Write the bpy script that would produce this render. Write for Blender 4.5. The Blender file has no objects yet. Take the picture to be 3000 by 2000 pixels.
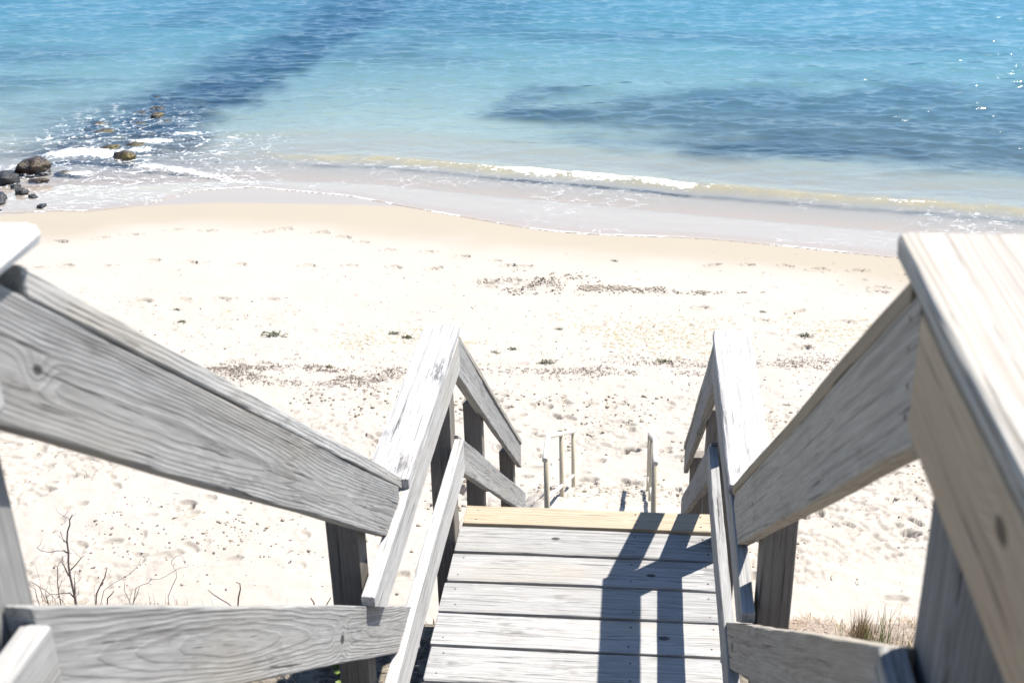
import bpy, bmesh, math, random
import numpy as np
from mathutils import Matrix, Vector

random.seed(11)
rng = np.random.default_rng(5)
scene = bpy.context.scene
COL = scene.collection
CH = 9.2                      # camera height above mean sea level; stair coordinates are given relative to the eye

# ------------------------------------------------------------------ camera, sky, sun, exposure
cam_d = bpy.data.cameras.new('camera')
cam = bpy.data.objects.new('camera', cam_d)
COL.objects.link(cam)
R3 = Matrix(((0.99472904, -0.02159959, 0.10023766),
             (0.09987937, 0.42528487, -0.89953148),
             (-0.02320005, 0.90480177, 0.42520057)))
cam.matrix_world = Matrix.Translation((0, 0, CH)) @ R3.to_4x4()
cam_d.sensor_width = 36.0
cam_d.lens = 3665.5 / 3000.0 * 36.0
cam_d.clip_start = 0.05
cam_d.clip_end = 12000.0
cam_d.dof.use_dof = True
cam_d.dof.focus_distance = 7.0
cam_d.dof.aperture_fstop = 7.0
scene.camera = cam

SUNV = Vector((0.436, 0.364, 1.0)).normalized()
sun_elev = math.asin(SUNV.z)
world = bpy.data.worlds.new('World')
scene.world = world
world.use_nodes = True
wnt = world.node_tree
sky = wnt.nodes.new('ShaderNodeTexSky')
sky.sky_type = 'NISHITA'
sky.sun_disc = False
sky.sun_elevation = sun_elev
sky.sun_rotation = math.atan2(SUNV.x, SUNV.y)
sky.altitude = 10.0
sky.air_density = 1.0
sky.dust_density = 0.0
sky.ozone_density = 5.0
wnt.links.new(sky.outputs[0], wnt.nodes['Background'].inputs[0])
wnt.nodes['Background'].inputs[1].default_value = 0.085

sun_d = bpy.data.lights.new('sun', 'SUN')
sun_d.energy = 5.0
sun_d.angle = math.radians(0.53)
sun_d.color = (1.0, 0.955, 0.89)
sun = bpy.data.objects.new('sun', sun_d)
COL.objects.link(sun)
sun.location = SUNV * 60
sun.rotation_euler = SUNV.to_track_quat('Z', 'Y').to_euler()

vs = scene.view_settings
vs.view_transform = 'Standard'
vs.look = 'None'
vs.gamma = 1.0
vs.use_curve_mapping = False
vs.exposure = 1.0
scene.render.engine = 'CYCLES'
scene.cycles.use_denoising = True
scene.cycles.max_bounces = 8
scene.cycles.transparent_max_bounces = 12
scene.cycles.sample_clamp_indirect = 6.0

# ------------------------------------------------------------------ helpers
def V(x, y, z):
    return Vector((x, y, z + CH))

WM = {}

def link(o, parent=None, mw=None):
    COL.objects.link(o)
    mw = mw if mw is not None else Matrix.Identity(4)
    WM[o.name] = mw
    if parent is not None:
        o.parent = parent
        o.matrix_parent_inverse = WM[parent.name].inverted()
    o.matrix_basis = mw
    return o

def tag(o, label=None, cat=None, group=None, kind=None):
    if label: o['label'] = label
    if cat: o['category'] = cat
    if group: o['group'] = group
    if kind: o['kind'] = kind
    return o

def thing(name, loc, label, cat, group=None):
    o = bpy.data.objects.new(name, None)
    o.empty_display_size = 0.1
    link(o, None, Matrix.Translation(loc))
    return tag(o, label, cat, group)

def mesh_np(name, verts, faces, mat, smooth=True):
    """verts (n,3) array, faces (m,k) array, all faces alike"""
    me = bpy.data.meshes.new(name)
    verts = np.ascontiguousarray(verts, dtype=np.float32)
    faces = np.ascontiguousarray(faces, dtype=np.int32)
    m, k = faces.shape
    me.vertices.add(len(verts)); me.vertices.foreach_set('co', verts.ravel())
    me.loops.add(m * k); me.loops.foreach_set('vertex_index', faces.ravel())
    me.polygons.add(m)
    me.polygons.foreach_set('loop_start', np.arange(0, m * k, k, dtype=np.int32))
    me.polygons.foreach_set('loop_total', np.full(m, k, dtype=np.int32))
    me.update(calc_edges=True)
    if smooth:
        me.polygons.foreach_set('use_smooth', np.ones(m, dtype=bool))
    me.materials.append(mat)
    return me

def mesh_py(name, verts, faces, mat, smooth=False):
    me = bpy.data.meshes.new(name)
    me.from_pydata([tuple(v) for v in verts], [], faces)
    if smooth:
        for p in me.polygons: p.use_smooth = True
    me.materials.append(mat)
    return me

def add_attr(me, name, arr):
    a = me.attributes.new(name, 'FLOAT', 'POINT')
    a.data.foreach_set('value', np.ascontiguousarray(arr, dtype=np.float32).ravel())

# ---- numpy value noise
_L = rng.random((256, 256)).astype(np.float32)
def vnoise(x, y):
    xi = np.floor(x).astype(np.int64); yi = np.floor(y).astype(np.int64)
    fx = (x - xi).astype(np.float32); fy = (y - yi).astype(np.float32)
    fx = fx * fx * (3 - 2 * fx); fy = fy * fy * (3 - 2 * fy)
    x0 = xi & 255; x1 = (xi + 1) & 255; y0 = yi & 255; y1 = (yi + 1) & 255
    a = _L[y0, x0]; b = _L[y0, x1]; c = _L[y1, x0]; d = _L[y1, x1]
    return (a + (b - a) * fx) * (1 - fy) + (c + (d - c) * fx) * fy
def fbm(x, y, oct=4, gain=0.5):
    s = 0; a = 1.0; t = 0
    for i in range(oct):
        s = s + a * vnoise(x + 17.3 * i, y + 9.1 * i); t += a
        x = x * 2.03; y = y * 2.03; a *= gain
    return s / t
def sstep(a, b, x):
    t = np.clip((x - a) / (b - a), 0, 1)
    return t * t * (3 - 2 * t)

# ---- node helper
class NT:
    def __init__(self, name):
        self.m = bpy.data.materials.new(name)
        self.m.use_nodes = True
        self.t = self.m.node_tree
        self.t.nodes.clear()
        self.out = self.t.nodes.new('ShaderNodeOutputMaterial')
    def n(self, typ, ins=None, **props):
        nd = self.t.nodes.new('ShaderNode' + typ)
        for k, v in props.items(): setattr(nd, k, v)
        for k, v in (ins or {}).items():
            s = nd.inputs[k]
            if isinstance(v, bpy.types.NodeSocket): self.t.links.new(v, s)
            else: s.default_value = v
        return nd
    def math(self, op, a, b=0.0, c=0.0, clamp=False):
        nd = self.n('Math', {0: a, 1: b, 2: c}, operation=op, use_clamp=clamp)
        return nd.outputs[0]
    def vmath(self, op, a, b=(0, 0, 0)):
        nd = self.n('VectorMath', {0: a, 1: b}, operation=op)
        return nd.outputs[0]
    def mix(self, f, a, b, mode='MIX'):
        nd = self.n('Mix', data_type='RGBA', blend_type=mode, clamp_factor=True)
        for i, v in ((0, f), (6, a), (7, b)):
            if isinstance(v, bpy.types.NodeSocket): self.t.links.new(v, nd.inputs[i])
            else: nd.inputs[i].default_value = v if i == 0 else (*v, 1.0)[:4]
        return nd.outputs[2]
    def noise(self, vec, scale, detail=3.0, rough=0.55, dist=0.0):
        nd = self.n('TexNoise', {'Vector': vec, 'Scale': scale, 'Detail': detail, 'Roughness': rough, 'Distortion': dist})
        return nd.outputs[0]
    def smooth(self, x, a, b, lo=0.0, hi=1.0):
        nd = self.n('MapRange', {0: x, 1: a, 2: b, 3: lo, 4: hi}, interpolation_type='SMOOTHSTEP')
        return nd.outputs[0]
    def attr(self, name):
        return self.n('Attribute', attribute_name=name).outputs[2]
    def link(self, a, b): self.t.links.new(a, b)
    def bsdf(self, **ins):
        nd = self.n('BsdfPrincipled')
        for k, v in ins.items():
            s = nd.inputs[k.replace('_', ' ')]
            if isinstance(v, bpy.types.NodeSocket): self.link(v, s)
            else: s.default_value = v
        return nd
    def done(self, sh):
        self.link(sh, self.out.inputs[0]); return self.m

# ------------------------------------------------------------------ materials
def make_wood(name, light, mid, dark, ring_amt=0.30, blotch=0.8, spacing=185.0):
    w = NT(name)
    tc = w.n('TexCoord').outputs['Object']
    oi = w.n('ObjectInfo')
    rnd = oi.outputs['Random']
    off = w.n('CombineXYZ', {0: w.math('MULTIPLY', rnd, 43.0), 1: w.math('MULTIPLY', rnd, 3.1), 2: 0.0}).outputs[0]
    P = w.vmath('ADD', tc, off)
    sep = w.n('SeparateXYZ', {0: tc})
    x, y, z = sep.outputs
    kn = w.n('Attribute', attribute_name='knot', attribute_type='OBJECT')
    ks = w.n('SeparateXYZ', {0: kn.outputs[1]})
    kr = w.math('MAXIMUM', ks.outputs[2], 0.0005)
    dx = w.math('DIVIDE', w.math('SUBTRACT', x, ks.outputs[0]), w.math('MULTIPLY', kr, 1.7))
    dy = w.math('DIVIDE', w.math('SUBTRACT', y, ks.outputs[1]), kr)
    kd2 = w.math('ADD', w.math('MULTIPLY', dx, dx), w.math('MULTIPLY', dy, dy))
    bump_k = w.math('MULTIPLY', w.math('EXPONENT', w.math('MULTIPLY', kd2, -0.16)), w.math('MULTIPLY', kr, 1.5))
    low = w.noise(w.vmath('MULTIPLY', P, (1.1, 4.0, 4.0)), 1.0, 3.0)
    low2 = w.noise(w.vmath('MULTIPLY', P, (0.55, 2.0, 2.0)), 1.0, 1.0)
    y0 = w.math('MULTIPLY', w.math('SUBTRACT', rnd, 0.5), 0.16)
    yy = w.math('ADD', w.math('SUBTRACT', y, y0), w.math('MULTIPLY', w.math('SUBTRACT', low, 0.5), 0.035))
    zz = w.math('ADD', w.math('ADD', z, 0.045), w.math('MULTIPLY', w.math('SUBTRACT', low2, 0.5), 0.075))
    r = w.math('SQRT', w.math('ADD', w.math('MULTIPLY', yy, yy), w.math('MULTIPLY', zz, zz)))
    r = w.math('ADD', r, bump_k)
    fine = w.noise(w.vmath('MULTIPLY', P, (7.0, 60.0, 60.0)), 1.0, 2.0)
    ph = w.math('FRACT', w.math('ADD', w.math('MULTIPLY', r, spacing), w.math('MULTIPLY', fine, 0.35)))
    ring = w.math('MULTIPLY', w.smooth(ph, 0.35, 0.86), w.smooth(ph, 0.9, 1.0, 1.0, 0.0))
    fib = w.noise(w.vmath('MULTIPLY', P, (9.0, 300.0, 300.0)), 1.0, 3.0, 0.6)
    bl = w.noise(w.vmath('MULTIPLY', P, (2.3, 8.0, 8.0)), 1.0, 4.0, 0.65)
    bl2 = w.noise(w.vmath('MULTIPLY', P, (9.0, 42.0, 42.0)), 1.0, 4.0, 0.65)
    ck = w.noise(w.vmath('MULTIPLY', P, (2.6, 120.0, 120.0)), 1.0, 3.0, 0.55)
    crack = w.math('MULTIPLY', w.smooth(ck, 0.32, 0.37, 1.0, 0.0), w.smooth(bl, 0.38, 0.54))
    c = w.mix(w.smooth(fib, 0.25, 0.75), mid, light)
    vis = w.smooth(w.noise(w.vmath('MULTIPLY', P, (1.7, 11.0, 11.0)), 1.0, 3.0), 0.3, 0.7, 0.25, 1.0)
    c = w.mix(w.math('MULTIPLY', w.math('MULTIPLY', ring, ring_amt), vis), c, dark)
    stk = w.noise(w.vmath('MULTIPLY', P, (1.3, 95.0, 95.0)), 1.0, 4.0, 0.7)
    c = w.mix(w.smooth(stk, 0.46, 0.72, 0.0, 0.75), c, dark)
    spot = w.math('MULTIPLY', w.smooth(bl, 0.52, 0.72), w.smooth(bl2, 0.42, 0.62))
    c = w.mix(w.math('MULTIPLY', spot, blotch), c, tuple(v * 0.8 for v in dark))
    pale = w.math('MULTIPLY', w.smooth(bl2, 0.55, 0.70), 0.30)
    c = w.mix(pale, c, tuple(min(1, v * 1.25) for v in light))
    c = w.mix(w.math('MULTIPLY', crack, 0.85), c, tuple(v * 0.35 for v in dark))
    kcore = w.math('MULTIPLY', w.smooth(kd2, 0.25, 1.0, 1.0, 0.0), w.smooth(ks.outputs[2], 0.004, 0.008))
    c = w.mix(w.math('MULTIPLY', kcore, 0.92), c, tuple(v * 0.3 for v in dark))
    warm = w.smooth(w.noise(w.vmath('MULTIPLY', P, (1.1, 3.0, 3.0)), 1.0, 3.0), 0.5, 0.72, 0.0, 0.45)
    c = w.mix(warm, c, tuple(a * b for a, b in zip(mid, (1.02, 0.93, 0.78))))
    c = w.mix(1.0, c, oi.outputs['Color'], 'MULTIPLY')
    hgt = w.math('SUBTRACT', w.math('ADD', w.math('MULTIPLY', fib, 0.6), w.math('MULTIPLY', ring, 0.5)), w.math('MULTIPLY', crack, 1.6))
    bp = w.n('Bump', {'Strength': 0.7, 'Distance': 0.002, 'Height': hgt})
    b = w.bsdf(Base_Color=c, Roughness=0.82, Normal=bp.outputs[0])
    b.inputs['Specular IOR Level'].default_value = 0.25
    return w.done(b.outputs[0])

WOOD = make_wood('weathered_wood', (0.375, 0.37, 0.36), (0.265, 0.26, 0.25), (0.115, 0.108, 0.10))
CAPW = make_wood('bleached_cap_wood', (0.44, 0.435, 0.43), (0.35, 0.345, 0.34), (0.13, 0.125, 0.125), 0.3, 1.6)
WOODB = make_wood('brown_grey_wood', (0.27, 0.245, 0.215), (0.20, 0.18, 0.155), (0.10, 0.088, 0.075), 0.5, 0.3)
PALE = make_wood('pale_new_wood', (0.41, 0.39, 0.35), (0.37, 0.345, 0.305), (0.27, 0.235, 0.20), 0.5, 0.15, 150.0)
TAN = make_wood('tan_new_wood', (0.43, 0.375, 0.295), (0.38, 0.315, 0.23), (0.27, 0.195, 0.115), 0.7, 0.06, 90.0)

def simple(name, col, rough=0.8, spec=0.3, metal=0.0, var=0.25, scale=20.0):
    w = NT(name)
    tc = w.n('TexCoord').outputs['Object']
    nz = w.noise(tc, scale, 4.0)
    c = w.mix(nz, tuple(v * (1 - var) for v in col), tuple(min(1, v * (1 + var)) for v in col))
    bp = w.n('Bump', {'Strength': 0.4, 'Distance': 0.004, 'Height': nz})
    b = w.bsdf(Base_Color=c, Roughness=rough, Metallic=metal, Normal=bp.outputs[0])
    b.inputs['Specular IOR Level'].default_value = spec
    return w.done(b.outputs[0])

RUST = simple('rusty_nail', (0.13, 0.075, 0.055), 0.7, 0.3, 0.0, 0.4, 300)
GALV = simple('weathered_pipe_wood', (0.52, 0.455, 0.34), 0.6, 0.4, 0.0, 0.15, 40)
ALU = simple('pale_pipe', (0.64, 0.60, 0.54), 0.45, 0.5, 0.0, 0.08, 30)
BARK = simple('dead_bark', (0.36, 0.31, 0.285), 0.9, 0.2, 0.0, 0.4, 60)
REDBARK = simple('reddish_bark', (0.22, 0.135, 0.11), 0.9, 0.2, 0.0, 0.4, 60)
DRY = simple('dry_litter', (0.33, 0.26, 0.19), 0.9, 0.2, 0.0, 0.45, 25)
GRASS = simple('green_grass', (0.10, 0.145, 0.03), 0.6, 0.3, 0.0, 0.3, 30)
STRAW = simple('straw_grass', (0.36, 0.29, 0.16), 0.8, 0.2, 0.0, 0.3, 30)
STRAWP = simple('pale_straw', (0.34, 0.255, 0.175), 0.85, 0.2, 0.0, 0.4, 12)
LEAF = simple('green_leaf', (0.10, 0.145, 0.022), 0.5, 0.4, 0.0, 0.3, 40)
SEAWEED = simple('seaweed', (0.075, 0.07, 0.025), 0.6, 0.4, 0.0, 0.5, 60)
SEAGREEN = simple('green_seaweed', (0.045, 0.052, 0.016), 0.5, 0.5, 0.0, 0.4, 60)
WRACK = simple('dry_wrack', (0.12, 0.088, 0.07), 0.9, 0.2, 0.0, 0.6, 9)
WRACKY = simple('yellow_wrack', (0.36, 0.30, 0.13), 0.9, 0.2, 0.0, 0.4, 9)
PEB = simple('pebble', (0.17, 0.135, 0.13), 0.7, 0.3, 0.0, 0.6, 7)
SHELL = simple('shell', (0.62, 0.58, 0.55), 0.5, 0.4, 0.0, 0.25, 9)
CLOD = simple('sand_clod', (0.33, 0.29, 0.235), 0.95, 0.1, 0.0, 0.2, 30)

def make_rock(name, dark, light, rough, green=0.0, speckle=0.0):
    w = NT(name)
    tc = w.n('TexCoord').outputs['Object']
    a = w.noise(tc, 3.0, 5.0, 0.65)
    b2 = w.noise(tc, 26.0, 4.0, 0.7)
    c = w.mix(w.smooth(a, 0.35, 0.68), dark, light)
    c = w.mix(w.math('MULTIPLY', w.smooth(b2, 0.5, 0.66), 0.45), c, tuple(v * 0.35 for v in dark))
    if green:
        g = w.noise(tc, 4.5, 4.0)
        c = w.mix(w.math('MULTIPLY', w.smooth(g, 0.46, 0.62), green), c, (0.13, 0.10, 0.012))
    if speckle:
        s = w.noise(tc, 70.0, 3.0, 0.7)
        c = w.mix(w.math('MULTIPLY', w.smooth(s, 0.50, 0.60), speckle), c, (0.10, 0.06, 0.045))
    hgt = w.math('ADD', a, w.math('MULTIPLY', b2, 0.35))
    bp = w.n('Bump', {'Strength': 1.0, 'Distance': 0.07, 'Height': hgt})
    b = w.bsdf(Base_Color=c, Roughness=rough, Normal=bp.outputs[0])
    return w.done(b.outputs[0])
ROCKW = make_rock('wet_brown_rock', (0.014, 0.009, 0.008), (0.055, 0.031, 0.024), 0.33, 0.25)
ROCKD = make_rock('wet_dark_rock', (0.012, 0.012, 0.013), (0.04, 0.038, 0.037), 0.3)
ROCKG = make_rock('weedy_rock', (0.026, 0.019, 0.010), (0.085, 0.052, 0.022), 0.35, 0.8)
GRANITE = make_rock('pink_granite', (0.27, 0.215, 0.18), (0.37, 0.29, 0.235), 0.9, 0.0, 0.9)

def make_sand():
    w = NT('beach_sand')
    tc = w.n('TexCoord').outputs['Object']
    wet = w.attr('wet'); weed = w.attr('weed'); lit = w.attr('litter')
    n1 = w.noise(tc, 0.55, 4.0); n2 = w.noise(tc, 9.0, 4.0, 0.65); n3 = w.noise(tc, 160.0, 2.0, 0.6)
    c = w.mix(n1, (0.352, 0.320, 0.281), (0.397, 0.364, 0.324))
    c = w.mix(w.math('MULTIPLY', w.smooth(n3, 0.55, 0.75), 0.35), c, (0.29, 0.25, 0.20))
    c = w.mix(w.math('MULTIPLY', w.smooth(n2, 0.5, 0.75), 0.25), c, (0.34, 0.305, 0.255))
    c = w.mix(w.smooth(wet, 0.0, 0.6), c, (0.305, 0.268, 0.215))
    c = w.mix(w.smooth(wet, 0.6, 1.0), c, (0.285, 0.25, 0.22))
    c = w.mix(w.smooth(wet, 1.1, 2.0), c, (0.36, 0.34, 0.29))
    ln = w.noise(tc, 24.0, 5.0, 0.7)
    c = w.mix(lit, c, w.mix(w.smooth(ln, 0.35, 0.65), (0.06, 0.05, 0.04), (0.21, 0.18, 0.145)))
    wn = w.noise(tc, 1.3, 4.0, 0.7)
    c = w.mix(w.math('MULTIPLY', weed, w.smooth(wn, 0.16, 0.46)), c, (0.010, 0.014, 0.018))
    hgt = w.math('ADD', w.math('MULTIPLY', n3, 0.15), w.math('MULTIPLY', n2, 0.6))
    dry = w.smooth(wet, 0.1, 0.6, 1.0, 0.0)
    bp = w.n('Bump', {'Strength': w.math('MULTIPLY_ADD', dry, 0.5, 0.03), 'Distance': 0.02, 'Height': hgt})
    ro = w.smooth(wet, 0.75, 1.0, 0.95, 0.30)
    b = w.bsdf(Base_Color=c, Roughness=ro, Normal=bp.outputs[0])
    w.link(w.smooth(wet, 0.6, 1.0, 0.15, 0.42), b.inputs['Specular IOR Level'])
    return w.done(b.outputs[0])
SAND = make_sand()

def make_water():
    w = NT('sea_water')
    tc = w.n('TexCoord').outputs['Object']
    dep = w.math('MAXIMUM', w.attr('depth'), 0.0)
    foam = w.attr('foam'); lace = w.attr('lace'); calm = w.attr('calm')
    # fine ripples
    v1 = w.vmath('MULTIPLY', tc, (1.7, 5.2, 1.0))
    v2 = w.vmath('MULTIPLY', tc, (5.0, 13.0, 1.0))
    r1 = w.noise(v1, 1.0, 3.0, 0.6, 0.4)
    r2 = w.noise(v2, 1.0, 2.0, 0.6, 0.3)
    hgt = w.math('ADD', w.math('MULTIPLY', r1, 0.033), w.math('MULTIPLY', r2, 0.011))
    bp = w.n('Bump', {'Strength': calm, 'Distance': 1.0, 'Height': hgt})
    nrm = bp.outputs[0]
    wsil = w.noise(tc, 1.6, 3.0)
    path = w.math('MULTIPLY', dep, 1.3)
    def att(k): return w.math('EXPONENT', w.math('MULTIPLY', path, -k))
    tint = w.n('CombineColor', {0: att(0.30), 1: att(0.11), 2: att(0.07)}).outputs[0]
    tr = w.n('BsdfTransparent', {0: tint}).outputs[0]
    body = w.n('BsdfDiffuse', {0: (0.10, 0.29, 0.54, 1.0), 'Normal': nrm}).outputs[0]
    fac = w.math('MULTIPLY', w.math('SUBTRACT', 1.0, w.math('EXPONENT', w.math('MULTIPLY', dep, -0.6))), 0.36)
    under = w.n('MixShader', {0: fac, 1: tr, 2: body}).outputs[0]
    gl = w.n('BsdfGlossy', {'Color': (1, 1, 1, 1), 'Roughness': w.smooth(calm, 0.1, 0.9, 0.07, 0.11), 'Normal': nrm}).outputs[0]
    fr = w.n('Fresnel', {'IOR': 1.333, 'Normal': nrm}).outputs[0]
    silt = w.n('BsdfDiffuse', {0: (0.34, 0.285, 0.14, 1.0), 'Normal': nrm}).outputs[0]
    under = w.n('MixShader', {0: w.math('MULTIPLY', w.attr('silt'), w.smooth(wsil, 0.3, 0.6, 0.35, 1.0)), 1: under, 2: silt}).outputs[0]
    surf = w.n('MixShader', {0: fr, 1: under, 2: gl}).outputs[0]
    # foam
    fv = w.vmath('MULTIPLY', tc, (3.2, 3.2, 1.0))
    wob = w.noise(fv, 1.0, 3.0, 0.6)
    fvd = w.vmath('ADD', w.vmath('MULTIPLY', tc, (2.2, 3.4, 0.0)), w.n('CombineXYZ', {0: w.math('MULTIPLY', wob, 1.6), 1: w.math('MULTIPLY', r1, 1.2), 2: 0.0}).outputs[0])
    vo = w.n('TexVoronoi', {'Vector': fvd, 'Scale': 1.0}, feature='DISTANCE_TO_EDGE').outputs[0]
    brk = w.noise(tc, 2.6, 3.0, 0.7)
    lines = w.math('MULTIPLY', w.smooth(vo, 0.008, 0.035, 1.0, 0.0), w.smooth(brk, 0.42, 0.58))
    dots = w.smooth(w.noise(w.vmath('MULTIPLY', tc, (14.0, 18.0, 1.0)), 1.0, 2.0, 0.5), 0.66, 0.72)
    lines = w.math('MAXIMUM', lines, w.math('MULTIPLY', dots, 0.9))
    fmn = w.noise(w.vmath('MULTIPLY', tc, (7.0, 9.0, 9.0)), 1.0, 6.0, 0.8)
    solid = w.smooth(w.math('ADD', foam, w.math('MULTIPLY', w.math('SUBTRACT', fmn, 0.5), 2.2)), 0.40, 0.62)
    solid = w.math('MULTIPLY', solid, w.smooth(foam, 0.04, 0.2))
    fm = w.math('MAXIMUM', solid, w.math('MULTIPLY', lines, lace), clamp=True)
    fb = w.n('Bump', {'Strength': 0.8, 'Distance': 0.03, 'Height': fmn}).outputs[0]
    fs = w.n('BsdfDiffuse', {0: (0.86, 0.87, 0.88, 1.0), 'Normal': fb}).outputs[0]
    fin = w.n('MixShader', {0: fm, 1: surf, 2: fs}).outputs[0]
    return w.done(fin)
WATER = make_water()

# ------------------------------------------------------------------ terrain
def yb(x):
    return np.interp(x, [-60, -16, -12, -9.4, -6.4, -3.1, 0.9, 8.2, 60], [29.6, 29.6, 29.9, 30.3, 30.1, 29.2, 28.2, 26.55, 15.5])
def ysw(x):      # upper edge of the swash film
    return np.interp(x, [-60, -13.6, -13.1, -12.1, -11.2, -10.9, -10.3, -9.1, -6.8, -5.24, -4.25, -3.45, -2.53, -1.79, -0.81, 0.86, 1.87, 2.86, 5.0, 7.1, 60],
                     [25.2, 24.95, 25.1, 25.12, 25.6, 25.9, 27.2, 27.5, 26.8, 25.94, 25.41, 25.0, 24.5, 24.23, 24.1, 24.12, 23.97, 23.72, 23.12, 22.46, 8.0])
def ysheen(x):   # upper edge of the mirror-wet sand
    return np.minimum(ysw(x), np.interp(x, [-60, -14, -13.1, -12, -11.2, -10, -9, -6.6, -5.2, -4.2, 60], [24.9, 24.7, 25.0, 25.1, 25.55, 25.8, 25.9, 25.9, 25.85, 25.4, 30.0]))
def zbase(x, y):
    d = yb(x) - y
    h = np.interp(d, [-4000, -400, -60, -20, -6, 0, 1.8, 3.6, 6, 9, 13, 18.5], [-40, -14, -5, -1.7, -0.7, -0.2, -0.04, 0.16, 0.40, 0.62, 0.95, 1.40])
    g = np.interp(y, [-300, -30, 0.2, 1.6, 3.0, 4.45, 4.7, 8.7, 10.4], [9.5, 8.4, 7.5, 6.4, 5.85, 5.68, 5.45, 1.9, -3.0])
    z = np.maximum(h, g)
    # sand drifted over the buried lowest steps
    tread = CH - 5.93 - 0.55 * (y - 9.1)
    lat = sstep(1.6, 0.5, np.abs(x + 0.28))
    drift = np.where((y > 8.4) & (y < 13.2), tread + 0.05 - z, 0) * lat
    return z + np.maximum(drift, 0) * sstep(8.4, 8.95, y)

def axis(parts):
    a = []
    for lo, hi, st in parts:
        n = max(1, int(round((hi - lo) / st)))
        a.extend(list(lo + (hi - lo) * np.arange(n) / n))
    a.append(parts[-1][1])
    return np.array(a)

def grid_faces(nx, ny):
    i = np.arange(nx - 1); j = np.arange(ny - 1)
    J, I = np.meshgrid(j, i, indexing='ij')
    a = (J * nx + I).ravel()
    return np.stack([a, a + 1, a + 1 + nx, a + nx], 1)

FOOT = []
def foot(x, y, ang, ln=0.15, wd=0.065, dp=0.045): FOOT.append((x, y, ang, ln, wd, dp))
for row in ([(-11.31, 20.92), (-10.68, 21.03), (-9.92, 21.17), (-9.18, 21.33), (-8.37, 21.36), (-7.6, 21.31), (-6.85, 21.27), (-6.11, 21.35), (-5.35, 21.39), (-4.6, 21.5), (-3.83, 21.4)],
            [(-11.6, 22.67), (-10.95, 23.02), (-10.23, 23.09), (-9.64, 23.39), (-8.81, 23.46), (-7.69, 23.36), (-7.4, 23.75), (-6.6, 23.5), (-5.94, 23.25), (-5.53, 22.98), (-4.99, 22.42), (-4.16, 22.38), (-3.42, 22.1), (-2.7, 22.0)],
            [(-9.28, 19.03), (-8.56, 19.08), (-7.88, 19.29), (-7.12, 19.29), (-6.42, 19.39)],
            [(1.36, 22.15), (2.09, 22.2), (2.78, 22.39), (3.38, 22.22), (4.1, 22.1), (4.8, 21.95)],
            [(-2.43, 21.65), (-2.09, 21.66), (4.15, 20.96), (4.35, 21.05), (1.15, 19.66), (2.72, 19.59), (3.46, 19.34), (2.63, 17.95), (2.05, 19.11), (-2.3, 20.7), (-2.6, 20.4), (-1.6, 20.8)]):
    for (x, y) in row:
        x += random.uniform(-0.12, 0.12); y += random.uniform(-0.10, 0.10)
        if random.random() < 0.12: continue
        foot(x, y, random.uniform(-0.5, 0.5), random.uniform(0.12, 0.16), random.uniform(0.05, 0.07), random.uniform(0.075, 0.115))
        if random.random() < 0.6:
            foot(x + random.uniform(0.1, 0.2), y + random.uniform(-0.06, 0.06), random.uniform(-0.4, 0.4), 0.06, 0.045, random.uniform(0.04, 0.06))
def scatter_feet(n, x0, x1, y0, y1, dp=(0.03, 0.07), sc=(0.6, 1.2)):
    for k in range(n):
        s = random.uniform(*sc)
        foot(random.uniform(x0, x1), random.uniform(y0, y1), random.uniform(-1.6, 1.6), 0.12 * s, 0.065 * s, random.uniform(*dp) * s)
scatter_feet(230, -5.2, 4.6, 12.4, 15.6, (0.03, 0.075), (0.45, 1.0))
scatter_feet(46, -1.2, 3.8, 10.4, 13.2, (0.04, 0.085), (0.5, 1.2))
scatter_feet(46, -1.1, 0.5, 9.3, 13.2, (0.04, 0.09), (0.6, 1.1))
scatter_feet(110, -8.5, -2.0, 10.6, 14.0, (0.02, 0.05))
scatter_feet(90, -9.0, 6.0, 15.5, 19.0, (0.02, 0.045), (0.5, 0.9))
scatter_feet(60, -12.0, 6.5, 19.0, 23.5, (0.015, 0.04), (0.4, 0.9))

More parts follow.
